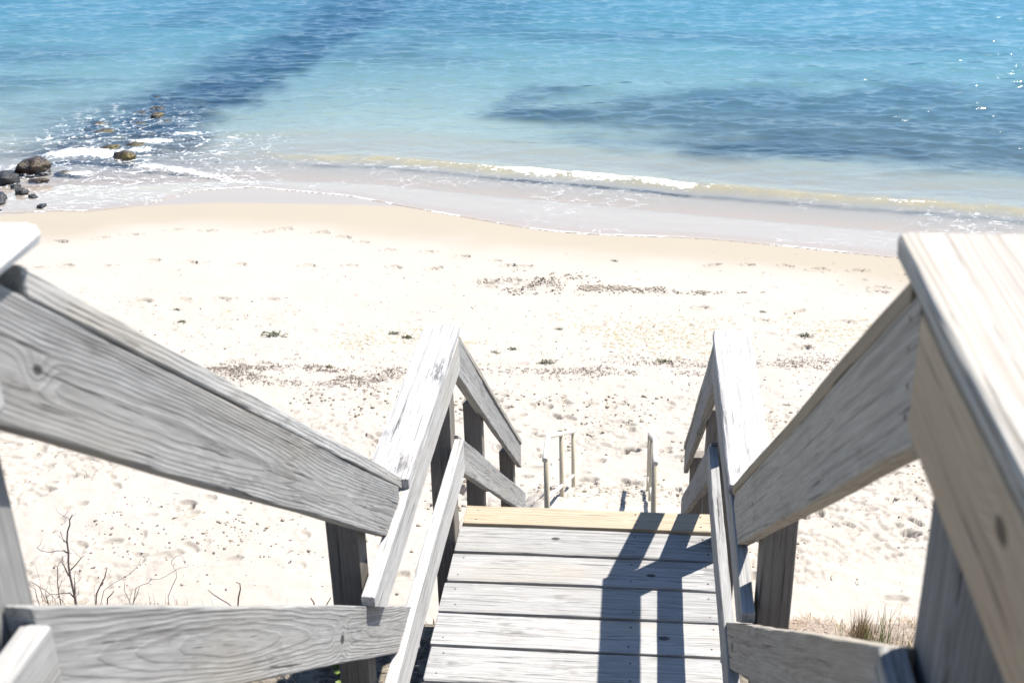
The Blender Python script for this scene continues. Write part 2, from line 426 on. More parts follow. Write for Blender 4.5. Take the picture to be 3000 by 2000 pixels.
def build_beach():
    xs = axis([(-3000, -300, 450), (-300, -60, 40), (-60, -16, 2.5), (-16, -12.2, 0.12), (-12.2, -7.5, 0.045), (-7.5, 4.6, 0.022), (4.6, 7.2, 0.045), (7.2, 16, 0.5), (16, 60, 4), (60, 300, 40), (300, 3000, 450)])
    ys = axis([(-300, -20, 40), (-20, 0, 1.2), (0, 4, 0.16), (4, 9.6, 0.08), (9.6, 16.0, 0.022), (16.0, 24.2, 0.034), (24.2, 34, 0.16), (34, 60, 0.7), (60, 300, 24), (300, 4000, 600)])
    X, Y = np.meshgrid(xs, ys)
    Z = zbase(X, Y).astype(np.float64)
    d = yb(X) - Y
    beach = sstep(4.0, 6.5, d) * sstep(9.3, 10.0, Y)
    # smooth undulation, then churned, lumpy dry sand nearer the stair
    Z += beach * (fbm(X * 0.35 + 3, Y * 0.5, 3) - 0.5) * 0.12
    rough = sstep(7.5, 13.0, d) * beach
    tramp = sstep(16.8, 14.2, Y) * sstep(0.42, 0.56, fbm(X * 0.5 + 40, Y * 0.6 + 7, 2))
    Z += rough * ((fbm(X * 2.4, Y * 2.4, 4) - 0.5) * 0.055 + (fbm(X * 9, Y * 9, 3) - 0.5) * 0.018)
    ridged = np.abs(fbm(X * 5.2 + 11, Y * 5.2 + 5, 4, 0.6) - 0.5)
    Z -= tramp * rough * sstep(0.06, 0.0, ridged) * 0.05
    # the dug patch of loose sand in the middle of the beach
    dig = np.clip(1 - ((X + 0.35) / 2.3) ** 2, 0, 1) * np.exp(-((Y - 20.55 - 0.04 * X) / np.interp(X, [-2.6, -1.5, 0, 2], [0.34, 0.22, 0.15, 0.06])) ** 2)
    dig2 = np.exp(-(((X + 1.9) / 0.9) ** 2 + ((Y - 20.75) / 0.5) ** 2))
    Z += np.maximum(dig, dig2) * (0.02 + (fbm(X * 11, Y * 11, 3, 0.7) - 0.42) * 0.22 * sstep(0.4, 0.6, fbm(X * 1.9, Y * 2.5, 2)))
    # bluff ground
    bl = 1 - sstep(8.0, 9.5, Y)
    Z += bl * (fbm(X * 1.3, Y * 1.3, 4) - 0.5) * 0.10
    # sea bed lumps along the groin
    reef = sstep(-17.6, -16.6, X) * sstep(-12.2, -13.2, X) * sstep(30.2, 31.4, Y)
    Z += reef * (fbm(X * 0.9, Y * 0.9, 3) - 0.4) * 0.5
    # footprints
    hx = np.searchsorted; nfy = len(ys)
    for (fx, fy, a, ln, wd, dp) in FOOT:
        m = ln * 2.2
        i0, i1 = hx(xs, fx - m), hx(xs, fx + m); j0, j1 = hx(ys, fy - m), hx(ys, fy + m)
        if i1 - i0 < 2 or j1 - j0 < 2: continue
        xx = X[j0:j1, i0:i1] - fx; yy = Y[j0:j1, i0:i1] - fy
        ca, sa = math.cos(a), math.sin(a)
        u = (xx * ca + yy * sa) / ln; v = (-xx * sa + yy * ca) / wd
        q = np.sqrt(u * u + v * v) * (0.8 + 0.45 * vnoise(X[j0:j1, i0:i1] * 14 + fx * 5, Y[j0:j1, i0:i1] * 14))
        Z[j0:j1, i0:i1] += -dp * sstep(1.02, 0.80, q) + dp * 0.35 * np.exp(-((q - 1.25) / 0.22) ** 2)
    # attributes
    e = Y - ysheen(X)
    wob = (fbm(X * 0.6, Y * 0.6, 3) - 0.5) * 1.6
    wet = 0.62 * sstep(-3.4, -0.6, e + wob) + 0.38 * sstep(-0.10, 0.06, e)
    wet = np.maximum(wet, sstep(0, 0.5, Y - ysw(X)))
    wet = wet + sstep(0.25, 0.8, -zbase(X, Y))
    # weed beds on the sea floor
    nz = (fbm(X * 0.45 + 9, Y * 0.45, 4) - 0.5)
    nr = (fbm(X * 1.3 + 2, Y * 0.9, 4, 0.65) - 0.5)
    reefm = sstep(-18.2, -16.4, X + nz * 3.5 + nr * 2.6) * sstep(-11.9, -13.5, X + nz * 2.6 + nr * 1.6) * sstep(30.1, 31.8, Y + nr * 2.5)
    yt = np.interp(X, [-6, -4.4, -3, -0.9, 2.4, 7, 12.7, 40], [39, 40.6, 41.6, 41.6, 44.0, 45.0, 45.6, 49])
    yl = np.interp(X, [-6, -4.4, -2.8, 0.2, 3.8, 7.3, 9.8, 40], [37.5, 37.6, 35.4, 33.4, 31.9, 30.6, 29.9, 22])
    bed = sstep(-1.5, 3.2, yt - Y + nz * 8) * sstep(-1.6, 2.8, Y - yl + nz * 7) * sstep(-5.4, -2.6, X + nz * 5)
    holes = 0.82 + 0.18 * sstep(0.40, 0.58, fbm(X * 0.22 + 31, Y * 0.3, 3))
    left = 0.6 * sstep(0.50, 0.62, fbm(X * 0.2, Y * 0.28 + 4, 3)) * sstep(-17.5, -19, X) * sstep(33, 35, Y)
    far = 0.45 * sstep(0.52, 0.66, fbm(X * 0.11 + 77, Y * 0.16, 3)) * sstep(44, 50, Y)
    weed = np.clip(np.maximum(np.maximum(reefm, bed * holes), np.maximum(left, far)), 0, 1)
    lit = bl * sstep(9.4, 7.5, Y)
    verts = np.stack([X, Y, Z], -1).reshape(-1, 3)
    me = mesh_np('sandy_beach', verts, grid_faces(len(xs), len(ys)), SAND)
    add_attr(me, 'wet', wet); add_attr(me, 'weed', weed); add_attr(me, 'litter', lit)
    o = bpy.data.objects.new('sandy_beach', me)
    link(o); tag(o, kind='structure')
    return xs, ys, Z
BXS, BYS, BZ = build_beach()
def ground(x, y):
    i = np.clip(np.searchsorted(BXS, x) - 1, 0, len(BXS) - 2); j = np.clip(np.searchsorted(BYS, y) - 1, 0, len(BYS) - 2)
    fx = (x - BXS[i]) / (BXS[i + 1] - BXS[i]); fy = (y - BYS[j]) / (BYS[j + 1] - BYS[j])
    return (BZ[j, i] * (1 - fx) + BZ[j, i + 1] * fx) * (1 - fy) + (BZ[j + 1, i] * (1 - fx) + BZ[j + 1, i + 1] * fx) * fy

# ------------------------------------------------------------------ the sea
def spectrum():
    N = 1024; L = 61.0
    k = np.fft.fftfreq(N, L / N) * 2 * np.pi
    KX, KY = np.meshgrid(k, k)
    K = np.sqrt(KX ** 2 + KY ** 2) + 1e-6
    out = []
    for (lam, th, spread, sd) in ((0.85, -1.50, 3.0, 1), (0.42, -1.75, 2.0, 2), (2.4, -1.42, 5.0, 3)):
        kp = 2 * np.pi / lam
        c = np.cos(np.arctan2(KY, KX) - th)
        S = np.exp(-(np.log(K / kp) / 0.38) ** 2) * np.clip(c, 0, 1) ** (2 * spread) / K
        g = np.random.default_rng(sd)
        ph = g.random((N, N)) * 2 * np.pi
        H = np.fft.ifft2(np.sqrt(S) * np.sqrt(-np.log(g.random((N, N)) + 1e-9)) * np.exp(1j * ph)).real
        out.append(H / H.std())
    return N, L, out
def samp(A, L, X, Y):
    N = A.shape[0]
    x = (X / L * N) % N; y = (Y / L * N) % N
    i = np.floor(x).astype(int); j = np.floor(y).astype(int); fx = x - i; fy = y - j
    i %= N; j %= N; i1 = (i + 1) % N; j1 = (j + 1) % N
    return (A[j, i] * (1 - fx) + A[j, i1] * fx) * (1 - fy) + (A[j1, i] * (1 - fx) + A[j1, i1] * fx) * fy

def build_sea():
    N, L, hs = spectrum()
    xs = axis([(-3500, -300, 500), (-300, -60, 40), (-60, -31, 1.0), (-31, 17, 0.075), (17, 40, 0.8), (40, 300, 40), (300, 3500, 500)])
    ys = axis([(-20, 18, 2.0), (18, 22.2, 0.3), (22.2, 56.5, 0.052), (56.5, 80, 0.5), (80, 300, 22), (300, 4000, 460)])
    X, Y = np.meshgrid(xs, ys)
    sand = zbase(X, Y)
    e = Y - ysw(X)
    d = yb(X) - Y
    dep0 = -sand
    fade = np.exp(-np.maximum(0, np.abs(X + 7) - 30) / 40) * np.exp(-np.maximum(0, Y - 58) / 40)
    att = sstep(0.02, 0.75, dep0) * fade
    h = 0.0155 * samp(hs[0], L, X, Y) + 0.0072 * samp(hs[1], L, X, Y) + 0.017 * samp(hs[2], L, X, Y)
    h = h + 1.2 * h * h * np.sign(h + 0.01)
    gust = 0.6 + 0.8 * fbm(X * 0.12, Y * 0.2, 3)
    wave = att * h * gust
    # long swell lines steepening towards the beach
    wob = (fbm(X * 0.35, X * 0 + 3.3, 3) - 0.5) * 0.9
    sw = np.exp(-((d + 2.6 + wob) / 0.45) ** 2) * 0.05 + np.exp(-((d + 5.6 - wob) / 0.7) ** 2) * 0.04
    wave += sw * sstep(-16, -9, X)
    # the small breaker
    line = (fbm(X * 0.8 + 5, X * 0 + 1.1, 3) - 0.5) * 0.35
    v = -(d + line)
    amp = np.interp(X, [-11, -9.4, -7.5, -5, -3, 1.6, 3.2, 5.2, 7, 10, 30], [0.0, 0.025, 0.045, 0.06, 0.08, 0.08, 0.055, 0.05, 0.055, 0.06, 0.05])
    prof = np.where(v < 0, np.exp(-(v / 0.24) ** 2), np.exp(-(v / 0.55) ** 2))
    wave += amp * prof
    film = sand + 0.014 * sstep(0.0, 0.5, e) + 0.008 * (fbm(X * 2.2, Y * 3.0, 3) - 0.45) * sstep(0.1, 1.5, e)
    edge_rim = 0.016 * np.exp(-((e - 0.03) / 0.035) ** 2)
    Z = np.maximum(wave, film + edge_rim)
    Z = np.where(e < -0.02, sand - 0.25, Z)
    depth = np.clip(Z - sand, 0, 6)
    # ---------- foam
    seg = np.interp(X, [-12, -8.0, -7.0, -5.6, -5.2, -4.2, -3.2, -1, 1.3, 2.2, 3.0, 4.6, 5.4, 7.0, 7.6, 9, 12, 30],
                       [0.0, 0.0, 0.25, 0.5, 0.35, 0.5, 0.95, 1.0, 0.8, 0.45, 0.25, 0.22, 0.5, 0.65, 0.25, 0.5, 0.5, 0.5])
    seg = np.clip(seg * (0.35 + 1.15 * fbm(X * 2.1, Y * 0.9, 3)), 0, 1)
    front = np.where(v < 0, np.exp(-(v / (0.08 + 0.24 * seg)) ** 2), np.exp(-(v / (0.04 + 0.07 * seg)) ** 2))
    foam = 0.80 * seg * front
    # thin foam line at the swash edge
    foam = np.maximum(foam, 0.75 * np.exp(-((e - 0.04) / 0.045) ** 2) * sstep(0.30, 0.5, fbm(X * 1.1, Y * 1.1, 3)))
    # second line, where the left tongue meets the main swash
    l2 = Y - np.interp(X, [-13, -11.77, -10.88, -9.12, -6.82], [29.3, 28.9, 28.55, 27.55, 26.8])
    foam = np.maximum(foam, np.clip(np.interp(X, [-13, -12.2, -11, -9.6, -8], [0, 0.62, 0.6, 0.45, 0]) * np.exp(-((l2 - 0.25) / 0.28) ** 2) * (0.4 + 1.1 * fbm(X * 2, Y * 2, 3)), 0, 1))
    # white water among the boulders
    def blob(cx, cy, rx, ry, a): return a * np.exp(-(((X - cx) / rx) ** 2 + ((Y - cy) / ry) ** 2))
    rk = (blob(-14.45, 30.55, 0.80, 0.42, 0.72) + blob(-13.65, 30.2, 0.5, 0.22, 0.6) + blob(-15.2, 30.3, 0.5, 0.35, 0.5) + blob(-13.1, 31.6, 0.8, 0.28, 0.6)
          + blob(-12.4, 32.3, 0.9, 0.22, 0.5) + blob(-12.6, 29.55, 0.7, 0.22, 0.4) + blob(-13.1, 30.8, 0.5, 0.3, 0.5) + blob(-15.9, 29.2, 0.5, 0.4, 0.45) + blob(-13.9, 28.7, 0.5, 0.22, 0.55))
    foam = np.maximum(foam, np.clip(rk * (0.45 + 1.1 * fbm(X * 1.6, Y * 2.2, 3)), 0, 1.1))
    lace = np.clip(sstep(-8.2, -10.0, X) * sstep(0.0, 0.3, e) * sstep(33.2, 31.0, Y) * sstep(-19, -17, X) * (0.35 + 0.6 * sstep(0.45, 0.6, fbm(X * 0.7, Y * 1.1, 3))), 0, 1)
    lace = np.maximum(lace, 0.3 * sstep(0.0, 0.3, e) * sstep(-0.3, 0.6, d) * sstep(0.52, 0.64, fbm(X * 0.5 + 8, Y * 0.7, 3)))
    lace = np.maximum(lace, 0.5 * sstep(5.0, 7.0, X) * sstep(0.0, 0.3, e) * sstep(0.0, 0.5, d))
    groin = sstep(-17, -16, X) * sstep(-12, -13, X) * sstep(30, 31, Y) * sstep(36.5, 33.0, Y)
    lace = np.maximum(lace, groin * 0.8)
    calm = np.clip(0.05 + 0.95 * sstep(0.06, 0.6, depth), 0, 1)
    Z = Z + np.clip(foam - 0.3, 0, 1) * (0.02 + 0.09 * (fbm(X * 6, Y * 6, 3) - 0.4)) * sstep(0.02, 0.12, depth)
    silt = np.clip(0.5 * np.exp(-(np.where(v > 0, v / 0.16, v / 0.30)) ** 2) * sstep(-10, -8, X) + 0.10 * sstep(-0.5, 0.5, d + 2.2) * sstep(0.4, -0.2, d) , 0, 0.8) * sstep(0.0, 0.06, depth)
    nx, ny = len(xs), len(ys)
    F = grid_faces(nx, ny)
    keep = (e.ravel()[F].max(1) > -0.02)
    F = F[keep]
    used = np.zeros(nx * ny, bool); used[F.ravel()] = True
    remap = np.cumsum(used) - 1
    verts = np.stack([X, Y, Z], -1).reshape(-1, 3)[used]
    me = mesh_np('sea', verts, remap[F], WATER)
    for nme, a in (('depth', depth), ('silt', silt), ('foam', foam), ('lace', lace), ('calm', calm)):
        add_attr(me, nme, a.ravel()[used])
    o = bpy.data.objects.new('sea', me)
    link(o); tag(o, kind='structure')
build_sea()

# ------------------------------------------------------------------ lumber
NAILME = None
def nail_mesh():
    global NAILME
    if NAILME is None:
        vs_, fs = [], []
        for zz, rr in ((-0.004, 0.0038), (0.0007, 0.0038), (0.0011, 0.0026)):
            for k in range(8):
                a = k * math.pi / 4
                vs_.append((rr * math.cos(a), rr * math.sin(a), zz))
        for l in (0, 1):
            for k in range(8):
                fs.append((l * 8 + k, l * 8 + (k + 1) % 8, l * 8 + 8 + (k + 1) % 8, l * 8 + 8 + k))
        fs.append(tuple(range(16, 24)))
        NAILME = mesh_py('nail', vs_, fs, RUST)
    return NAILME

def beam(parent, name, p0, p1, up, w, t, mat, c0=0.0, c1=0.0, tone=1.0, knot=None, r=0.004, jit=0.0007, tint=(1, 1, 1), warp=0.0, notch=0.0):
    """board from p0 to p1 (centre line); w along up, t across; c0/c1 skew the end cuts"""
    p0 = Vector(p0); p1 = Vector(p1)
    ax = (p1 - p0).normalized()
    up = Vector(up); uy = (up - ax * up.dot(ax)).normalized(); uz = ax.cross(uy)
    L = (p1 - p0).length
    hw, ht = w / 2, t / 2
    k = 0.3
    sec = [(hw, ht - r), (hw - r * k, ht - r * k), (hw - r, ht), (hw * 0.5, ht), (-hw + r, ht), (-hw + r * k, ht - r * k), (-hw, ht - r),
           (-hw, -ht + r), (-hw + r * k, -ht + r * k), (-hw + r, -ht), (hw * 0.5, -ht), (hw - r, -ht), (hw - r * k, -ht + r * k), (hw, -ht + r)]
    ns = len(sec)
    n = max(2, int(L / 0.09))
    rs = random.Random(int(abs(p0.x * 977 + p0.y * 331 + p0.z * 71) * 1000) % 100003)
    vv, ff = [], []
    ph1, ph2 = rs.uniform(0, 6), rs.uniform(0, 6)
    bow = rs.uniform(-0.002, 0.002)
    # slightly eased ends
    ts = [0.0, min(0.004, L * 0.1)] + [L * i / n for i in range(1, n)] + [L - min(0.004, L * 0.1), L]
    for q, s in enumerate(ts):
        f = 0.97 if q in (0, len(ts) - 1) else 1.0
        for (a, b) in sec:
            sk = c0 * a * (1 - s / L) + c1 * a * (s / L)
            if notch and a < hw * 0.45: sk += notch * (hw * 0.5 - a) * max(0.0, 1 - s / 0.4)
            wv = (warp + bow) * math.sin(s / L * math.pi + ph1 * 0.1)
            ja = rs.uniform(-jit, jit) + 0.0012 * math.sin(s * 5 + ph1); jb = rs.uniform(-jit, jit) + 0.0012 * math.sin(s * 4 + ph2)
            if q in (0, len(ts) - 1): ja *= 0.4; jb *= 0.4
            vv.append((s - L / 2 + sk, a * (f if abs(a) > hw * 0.5 else 1) + ja, b * f + jb + wv))
    for q in range(len(ts) - 1):
        for i in range(ns):
            ff.append((q * ns + i, q * ns + (i + 1) % ns, (q + 1) * ns + (i + 1) % ns, (q + 1) * ns + i))
    ff.append(tuple(range(ns - 1, -1, -1)))
    ff.append(tuple((len(ts) - 1) * ns + i for i in range(ns)))
    ff = [tuple(reversed(f)) for f in ff]
    me = mesh_py(name, vv, ff, mat)
    o = bpy.data.objects.new(name, me)
    mid = (p0 + p1) / 2
    mw = Matrix((ax, uy, uz)).transposed().to_4x4()
    mw.translation = mid
    link(o, parent, mw)
    o.color = (tone * tint[0], tone * tint[1], tone * tint[2], 1.0)
    if knot: o['knot'] = (float(knot[0]), float(knot[1]), float(knot[2]))
    return o

def nail(bd, x, y, t):
    """nail head on the +z or -z face of a board, board-local x, y; t = signed half thickness"""
    o = bpy.data.objects.new('nail', nail_mesh())
    m = Matrix.Translation((x, y, t))
    if t < 0: m = m @ Matrix.Rotation(math.pi, 4, 'X')
    link(o, bd, WM[bd.name] @ m)
    return o

def run_y(parent, name, x0, x1, y0, y1, z0, z1, mat, **kw):
    """board with its length along the stair (y); width taken along the larger of x and z"""
    xm, zm = (x0 + x1) / 2, (z0 + z1) / 2
    if abs(x1 - x0) > abs(z1 - z0):
        return beam(parent, name, V(xm, y0, zm), V(xm, y1, zm), (1, 0, 0), abs(x1 - x0), abs(z1 - z0), mat, **kw)
    return beam(parent, name, V(xm, y0, zm), V(xm, y1, zm), (0, 0, 1), abs(z1 - z0), abs(x1 - x0), mat, **kw)
def run_x(parent, name, x0, x1, y0, y1, z0, z1, mat, **kw):
    ym, zm = (y0 + y1) / 2, (z0 + z1) / 2
    if abs(y1 - y0) > abs(z1 - z0):
        return beam(parent, name, V(x0, ym, zm), V(x1, ym, zm), (0, 1, 0), abs(y1 - y0), abs(z1 - z0), mat, **kw)
    return beam(parent, name, V(x0, ym, zm), V(x1, ym, zm), (0, 0, 1), abs(z1 - z0), abs(y1 - y0), mat, **kw)
def post(parent, x0, x1, y0, y1, z0, z1, mat, **kw):
    return beam(parent, 'post', V((x0 + x1) / 2, (y0 + y1) / 2, z0), V((x0 + x1) / 2, (y0 + y1) / 2, z1), (1, 0, 0), abs(x1 - x0), abs(y1 - y0), mat, r=0.005, **kw)
def slope(parent, name, x0, x1, ya, za, yc, zc, hv, mat, lead=0.0, **kw):
    """sloping board: top edge from (ya, za) to (yc, zc), vertical height hv, plumb-cut ends; lead sets the top corner of the upper end further down the slope"""
    th = math.atan2(za - zc, yc - ya)
    xm = (x0 + x1) / 2
    w = hv * math.cos(th)
    if lead:
        l = lead / math.cos(th)
        d_ = Vector((0, math.cos(th), -math.sin(th))) * (l / 2)
        return beam(parent, name, V(xm, ya, za - hv / 2) + d_, V(xm, yc, zc - hv / 2), (0, 0, 1), w, abs(x1 - x0), mat, c0=-math.tan(th) + l / w, c1=-math.tan(th), **kw)
    return beam(parent, name, V(xm, ya, za - hv / 2), V(xm, yc, zc - hv / 2), (0, 0, 1), w, abs(x1 - x0), mat, c0=-math.tan(th), c1=-math.tan(th), **kw)

# inner faces: posts at LP / RP, boards nailed to the inside of them
LI, LP = -0.707, -0.745
RI, RP = 0.292, 0.327

# ---- top platform under the photographer
t = thing('platform', V(-0.2, 0.0, -1.46), 'grey plank platform at the head of the stair, under the camera', 'platform')
for k in range(9):
    y1 = 1.20 - k * 0.2
    run_x(t, 'deck_board', LP, RP, y1 - 0.184, y1, -1.458, -1.42, WOOD, tone=random.uniform(0.9, 1.05))
for xx in (-0.70, 0.28):
    run_y(t, 'joist', xx - 0.019, xx + 0.019, -0.6, 1.19, -1.60, -1.462, WOODB)

# ---- platform railings
t = thing('platform_railing', V(-0.78, 1.16, -1.42), 'silvery grey railing end with round-cornered cap at the left frame edge', 'railing')
post(t, -0.858, -0.768, 1.158, 1.248, -3.4, -0.518, WOOD, tone=0.85)
b = run_y(t, 'rail_board', LP, LI, -0.6, 1.18, -0.657, -0.517, WOOD, tone=1.15)
b = run_y(t, 'mid_rail', LP, LI, -0.6, 1.173, -1.09, -0.95, WOOD, tone=1.15)
for (ny, nz_) in ((1.13, -1.005), (1.145, -1.045)):
    nail(b, ny - 0.2865, (nz_ + 1.02), -0.0195)
run_y(t, 'cap_rail', -0.852, LI + 0.001, -0.6, 1.334, -0.516, -0.489, WOOD, tone=1.8, r=0.012)

t = thing('platform_railing', V(0.37, 1.16, -1.42), 'railing end with pale new-wood cap and tan board at right frame edge', 'railing')
post(t, 0.340, 0.436, 1.135, 1.258, -3.4, -0.533, WOOD, tone=0.62)
b = run_y(t, 'rail_board', RI, RP, -0.6, 1.22, -0.67, -0.532, PALE, tone=0.95, tint=(1.22, 0.99, 0.74), knot=(0.564, 0.03, 0.013))
for (ny, nz_) in ((1.18, -0.565), (1.19, -0.60), (1.185, -0.64), (1.12, -0.575)):
    nail(b, ny - 0.31, nz_ + 0.601, 0.0185)
run_y(t, 'mid_rail', RI, RP, -0.6, 1.235, -1.115, -0.975, WOOD, tone=0.95)
b = run_y(t, 'cap_rail', RI - 0.001, 0.446, -0.6, 1.368, -0.531, -0.500, PALE, tone=1.0, r=0.007)
for (ny, nx) in ((1.29, 0.325), (1.14, 0.335), (1.29, 0.415)):
    nail(b, ny - 0.384, nx - 0.369, 0.0152)

# ---- railings of the upper flight
SL = 0.755
def up_flight(side):
    if side < 0:
        t = thing('stair_railing', V(-0.78, 2.9, -2.9), 'wide grey sloping rail crossing the left half, showing knots and grain', 'railing')
        xi, xo = -0.728, -0.766
        zt = lambda y: -0.534 - SL * (y - 1.313)
        zm = lambda y: -0.987 - 0.7545 * (y - 1.256)
        yc0, yc1, yb0, lead, yb1, ym0, ym1 = 1.31, 3.312, 1.184, 0.06, 3.255, 1.177, 3.41
        ct, bt, mh = 0.042, 0.196, 0.18
        m1, tones = WOOD, (1.22, 0.94, 0.98, 0.75)
        px0, px1, py0, py1 = -0.858, -0.768, 2.865, 2.957
        kn = (-1.17, 0.0, 0.009); kn2 = (0.25, -0.01, 0.016)
    else:
        t = thing('stair_railing', V(0.38, 2.9, -2.9), 'brownish sloping rail with tan cap strip on the right side', 'railing')
        xi, xo = 0.300, 0.338
        zt = lambda y: -0.550 - 0.752 * (y - 1.345)
        zm = lambda y: -1.006 - 0.757 * (y - 1.277)
        yc0, yc1, yb0, lead, yb1, ym0, ym1 = 1.325, 3.34, 1.224, 0.045, 3.28, 1.239, 3.43
        ct, bt, mh = 0.036, 0.198, 0.175
        m1, tones = PALE, (0.80, 1.0, 0.95, 0.95)
        px0, px1, py0, py1 = 0.340, 0.429, 2.825, 2.918
        kn = (0.6, 0.0, 0.009); kn2 = (0.9, 0.0, 0.02)
    cs = sorted((xi, xo + (0.045 if side > 0 else -0.045)))
    slope(t, 'cap_rail', cs[0], cs[1], yc0, zt(yc0), yc1, zt(yc1), ct, m1, tone=tones[0], tint=(1, 1, 1) if side < 0 else (1.0, 0.86, 0.66))
    slope(t, 'rail_board', xo, xi, yb0, zt(yb0) - ct - 0.002, yb1, zt(yb1) - ct - 0.002, bt, WOOD, lead=lead, tone=tones[1], knot=kn, tint=(1, 1, 1) if side < 0 else (1.22, 1.12, 0.98))
    slope(t, 'mid_rail', xo, xi, ym0, zm(ym0), ym1, zm(ym1), mh, WOOD, tone=tones[2], knot=kn2, tint=(1, 1, 1) if side < 0 else (1.12, 1.03, 0.92))
    if side > 0:
        for (ny, dz) in ((1.29, 0.10), (1.275, 0.15), (1.27, 0.19), (1.30, 0.06)):
            m_ = Matrix.Translation(V(xi - 0.0004, ny, zt(ny) - dz)) @ Matrix.Rotation(-math.pi / 2, 4, 'Y')
            link(bpy.data.objects.new('nail', nail_mesh()), t, m_)
    post(t, px0, px1, py0, py1, -3.75, zt(py1) - ct - 0.01, WOODB, tone=tones[3])
    return t
up_flight(-1); up_flight(1)

# ---- upper flight of steps
t = thing('upper_steps', V(-0.2, 3.0, -3.0), 'short flight of grey steps dropping from the platform to the landing', 'steps')
for xx in (LP - 0.04, RP + 0.04):
    slope(t, 'stringer', xx - 0.019, xx + 0.019, 1.22, -1.47, 3.02, -2.93, 0.28, WOODB)
for k in range(1, 8):
    zz = -1.42 - 0.1975 * k; ya = 1.21 + 0.26 * (k - 1)
    run_x(t, 'tread', LP, RP, ya, ya + 0.25, zz - 0.038, zz, WOOD, tone=random.uniform(0.9, 1.0))

# ---- landing deck
t = thing('landing_deck', V(-0.2, 4.0, -3.04), 'sunlit plank landing with one new tan edge board', 'deck')
edges = [4.479 - 0.2 * k for k in range(8)]
for k, y1 in enumerate(edges):
    b = run_x(t, 'deck_board', LP + random.uniform(-0.004, 0.004), RP, y1 - 0.184, y1 + random.uniform(-0.002, 0.002), -3.038, -3.0, WOOD,
              tone=(0.98, 1.10, 1.02, 1.18, 1.12, 1.2, 1.0, 1.0)[k], jit=0.0012, warp=random.uniform(-0.002, 0.002),
              knot=((-0.12, 0.02, 0.013), (0.28, -0.01, 0.014), None, (0.33, 0.0, 0.016), None, (-0.1, 0.01, 0.011), None, None)[k])
    cx = (LP + RP) / 2
    for nx in (LP + 0.05, 0.0, RP - 0.03):
        for ny in (-0.055, 0.055):
            nail(b, nx - cx + random.uniform(-0.012, 0.012), ny + random.uniform(-0.008, 0.008), 0.0195)
b = run_x(t, 'edge_board', LP + 0.012, RP - 0.002, 4.490, 4.628, -3.026, -2.989, TAN, tone=1.0)
b['label'] = 'newer tan board along the far edge'
for nx in (LP + 0.06, 0.0, RP - 0.05):
    for ny in (-0.04, 0.04):
        nail(b, nx + 0.209, ny + random.uniform(-0.006, 0.006), 0.019)
for xx in (LP + 0.06, -0.21, RP - 0.06):
    run_y(t, 'joist', xx - 0.019, xx + 0.019, 3.03, 4.46, -3.18, -3.042, WOODB)
run_x(t, 'rim_joist', LP + 0.001, RP - 0.001, 4.53, 4.568, -3.17, -3.03, WOODB)

# ---- landing railings
def land_rail(side):
    if side < 0:
        t = thing('landing_railing', V(-0.79, 4.4, -3.0), 'bleached grey level railing along the left side of the landing', 'railing')
        a, b, c0, c1 = LP, LI, -0.848, LI + 0.001
        pa, pb = -0.834, LP - 0.0
        tn = (1.6, 1.42, 1.3)
    else:
        t = thing('landing_railing', V(0.37, 4.4, -3.0), 'bleached white-topped level railing along the right side of the landing', 'railing')
        a, b, c0, c1 = RI, RP, RI - 0.001, 0.432
        pa, pb = RP, 0.416
        tn = (1.7, 1.0, 1.3)
    run_y(t, 'rail_board', a, b, 2.762, 4.44, -2.228, -2.091, WOOD, tone=tn[1], notch=1.32)
    run_y(t, 'mid_rail', a, b, 2.60, 4.44, -2.702, -2.545, WOOD, tone=tn[1])
    cp = run_y(t, 'cap_rail', c0, c1, 3.318 if side < 0 else 3.348, 4.484, -2.089, -2.053, CAPW, tone=tn[0] * 0.7, jit=0.0014)
    yc = (3.318 + 4.484) / 2 if side < 0 else (3.348 + 4.484) / 2
    for (ny, nx) in ((4.42, 0.02), (4.38, 0.025), (4.22, 0.02), (3.95, 0.0), (3.7, 0.03), (3.52, 0.04)):
        nail(cp, ny - yc, nx * -side if side < 0 else -nx, 0.0185)
    post(t, pa, pb, 4.354, 4.476, -3.9, -2.092, WOODB, tone=0.9)
    return t
land_rail(-1); land_rail(1)

# ---- lower flight
t = thing('lower_steps', V(-0.2, 8.4, -6.0), 'flight of steps dropping from the landing towards the beach', 'steps')
for xx in (LP - 0.02, RP + 0.02):
    slope(t, 'stringer', xx - 0.019, xx + 0.019, 4.64, -3.20, 8.45, -6.10, 0.28, WOODB)
for k in range(1, 16):
    zz = -3.0 - 0.19 * k; ya = 4.64 + 0.251 * (k - 1)
    run_x(t, 'tread', LP, RP, ya, ya + 0.26, zz - 0.038, zz, WOOD, tone=random.uniform(0.85, 1.0))
for k in range(3):
    run_x(t, 'deck_board', LP, RP, 8.42 + 0.2 * k, 8.604 + 0.2 * k, -5.988, -5.95, WOOD)

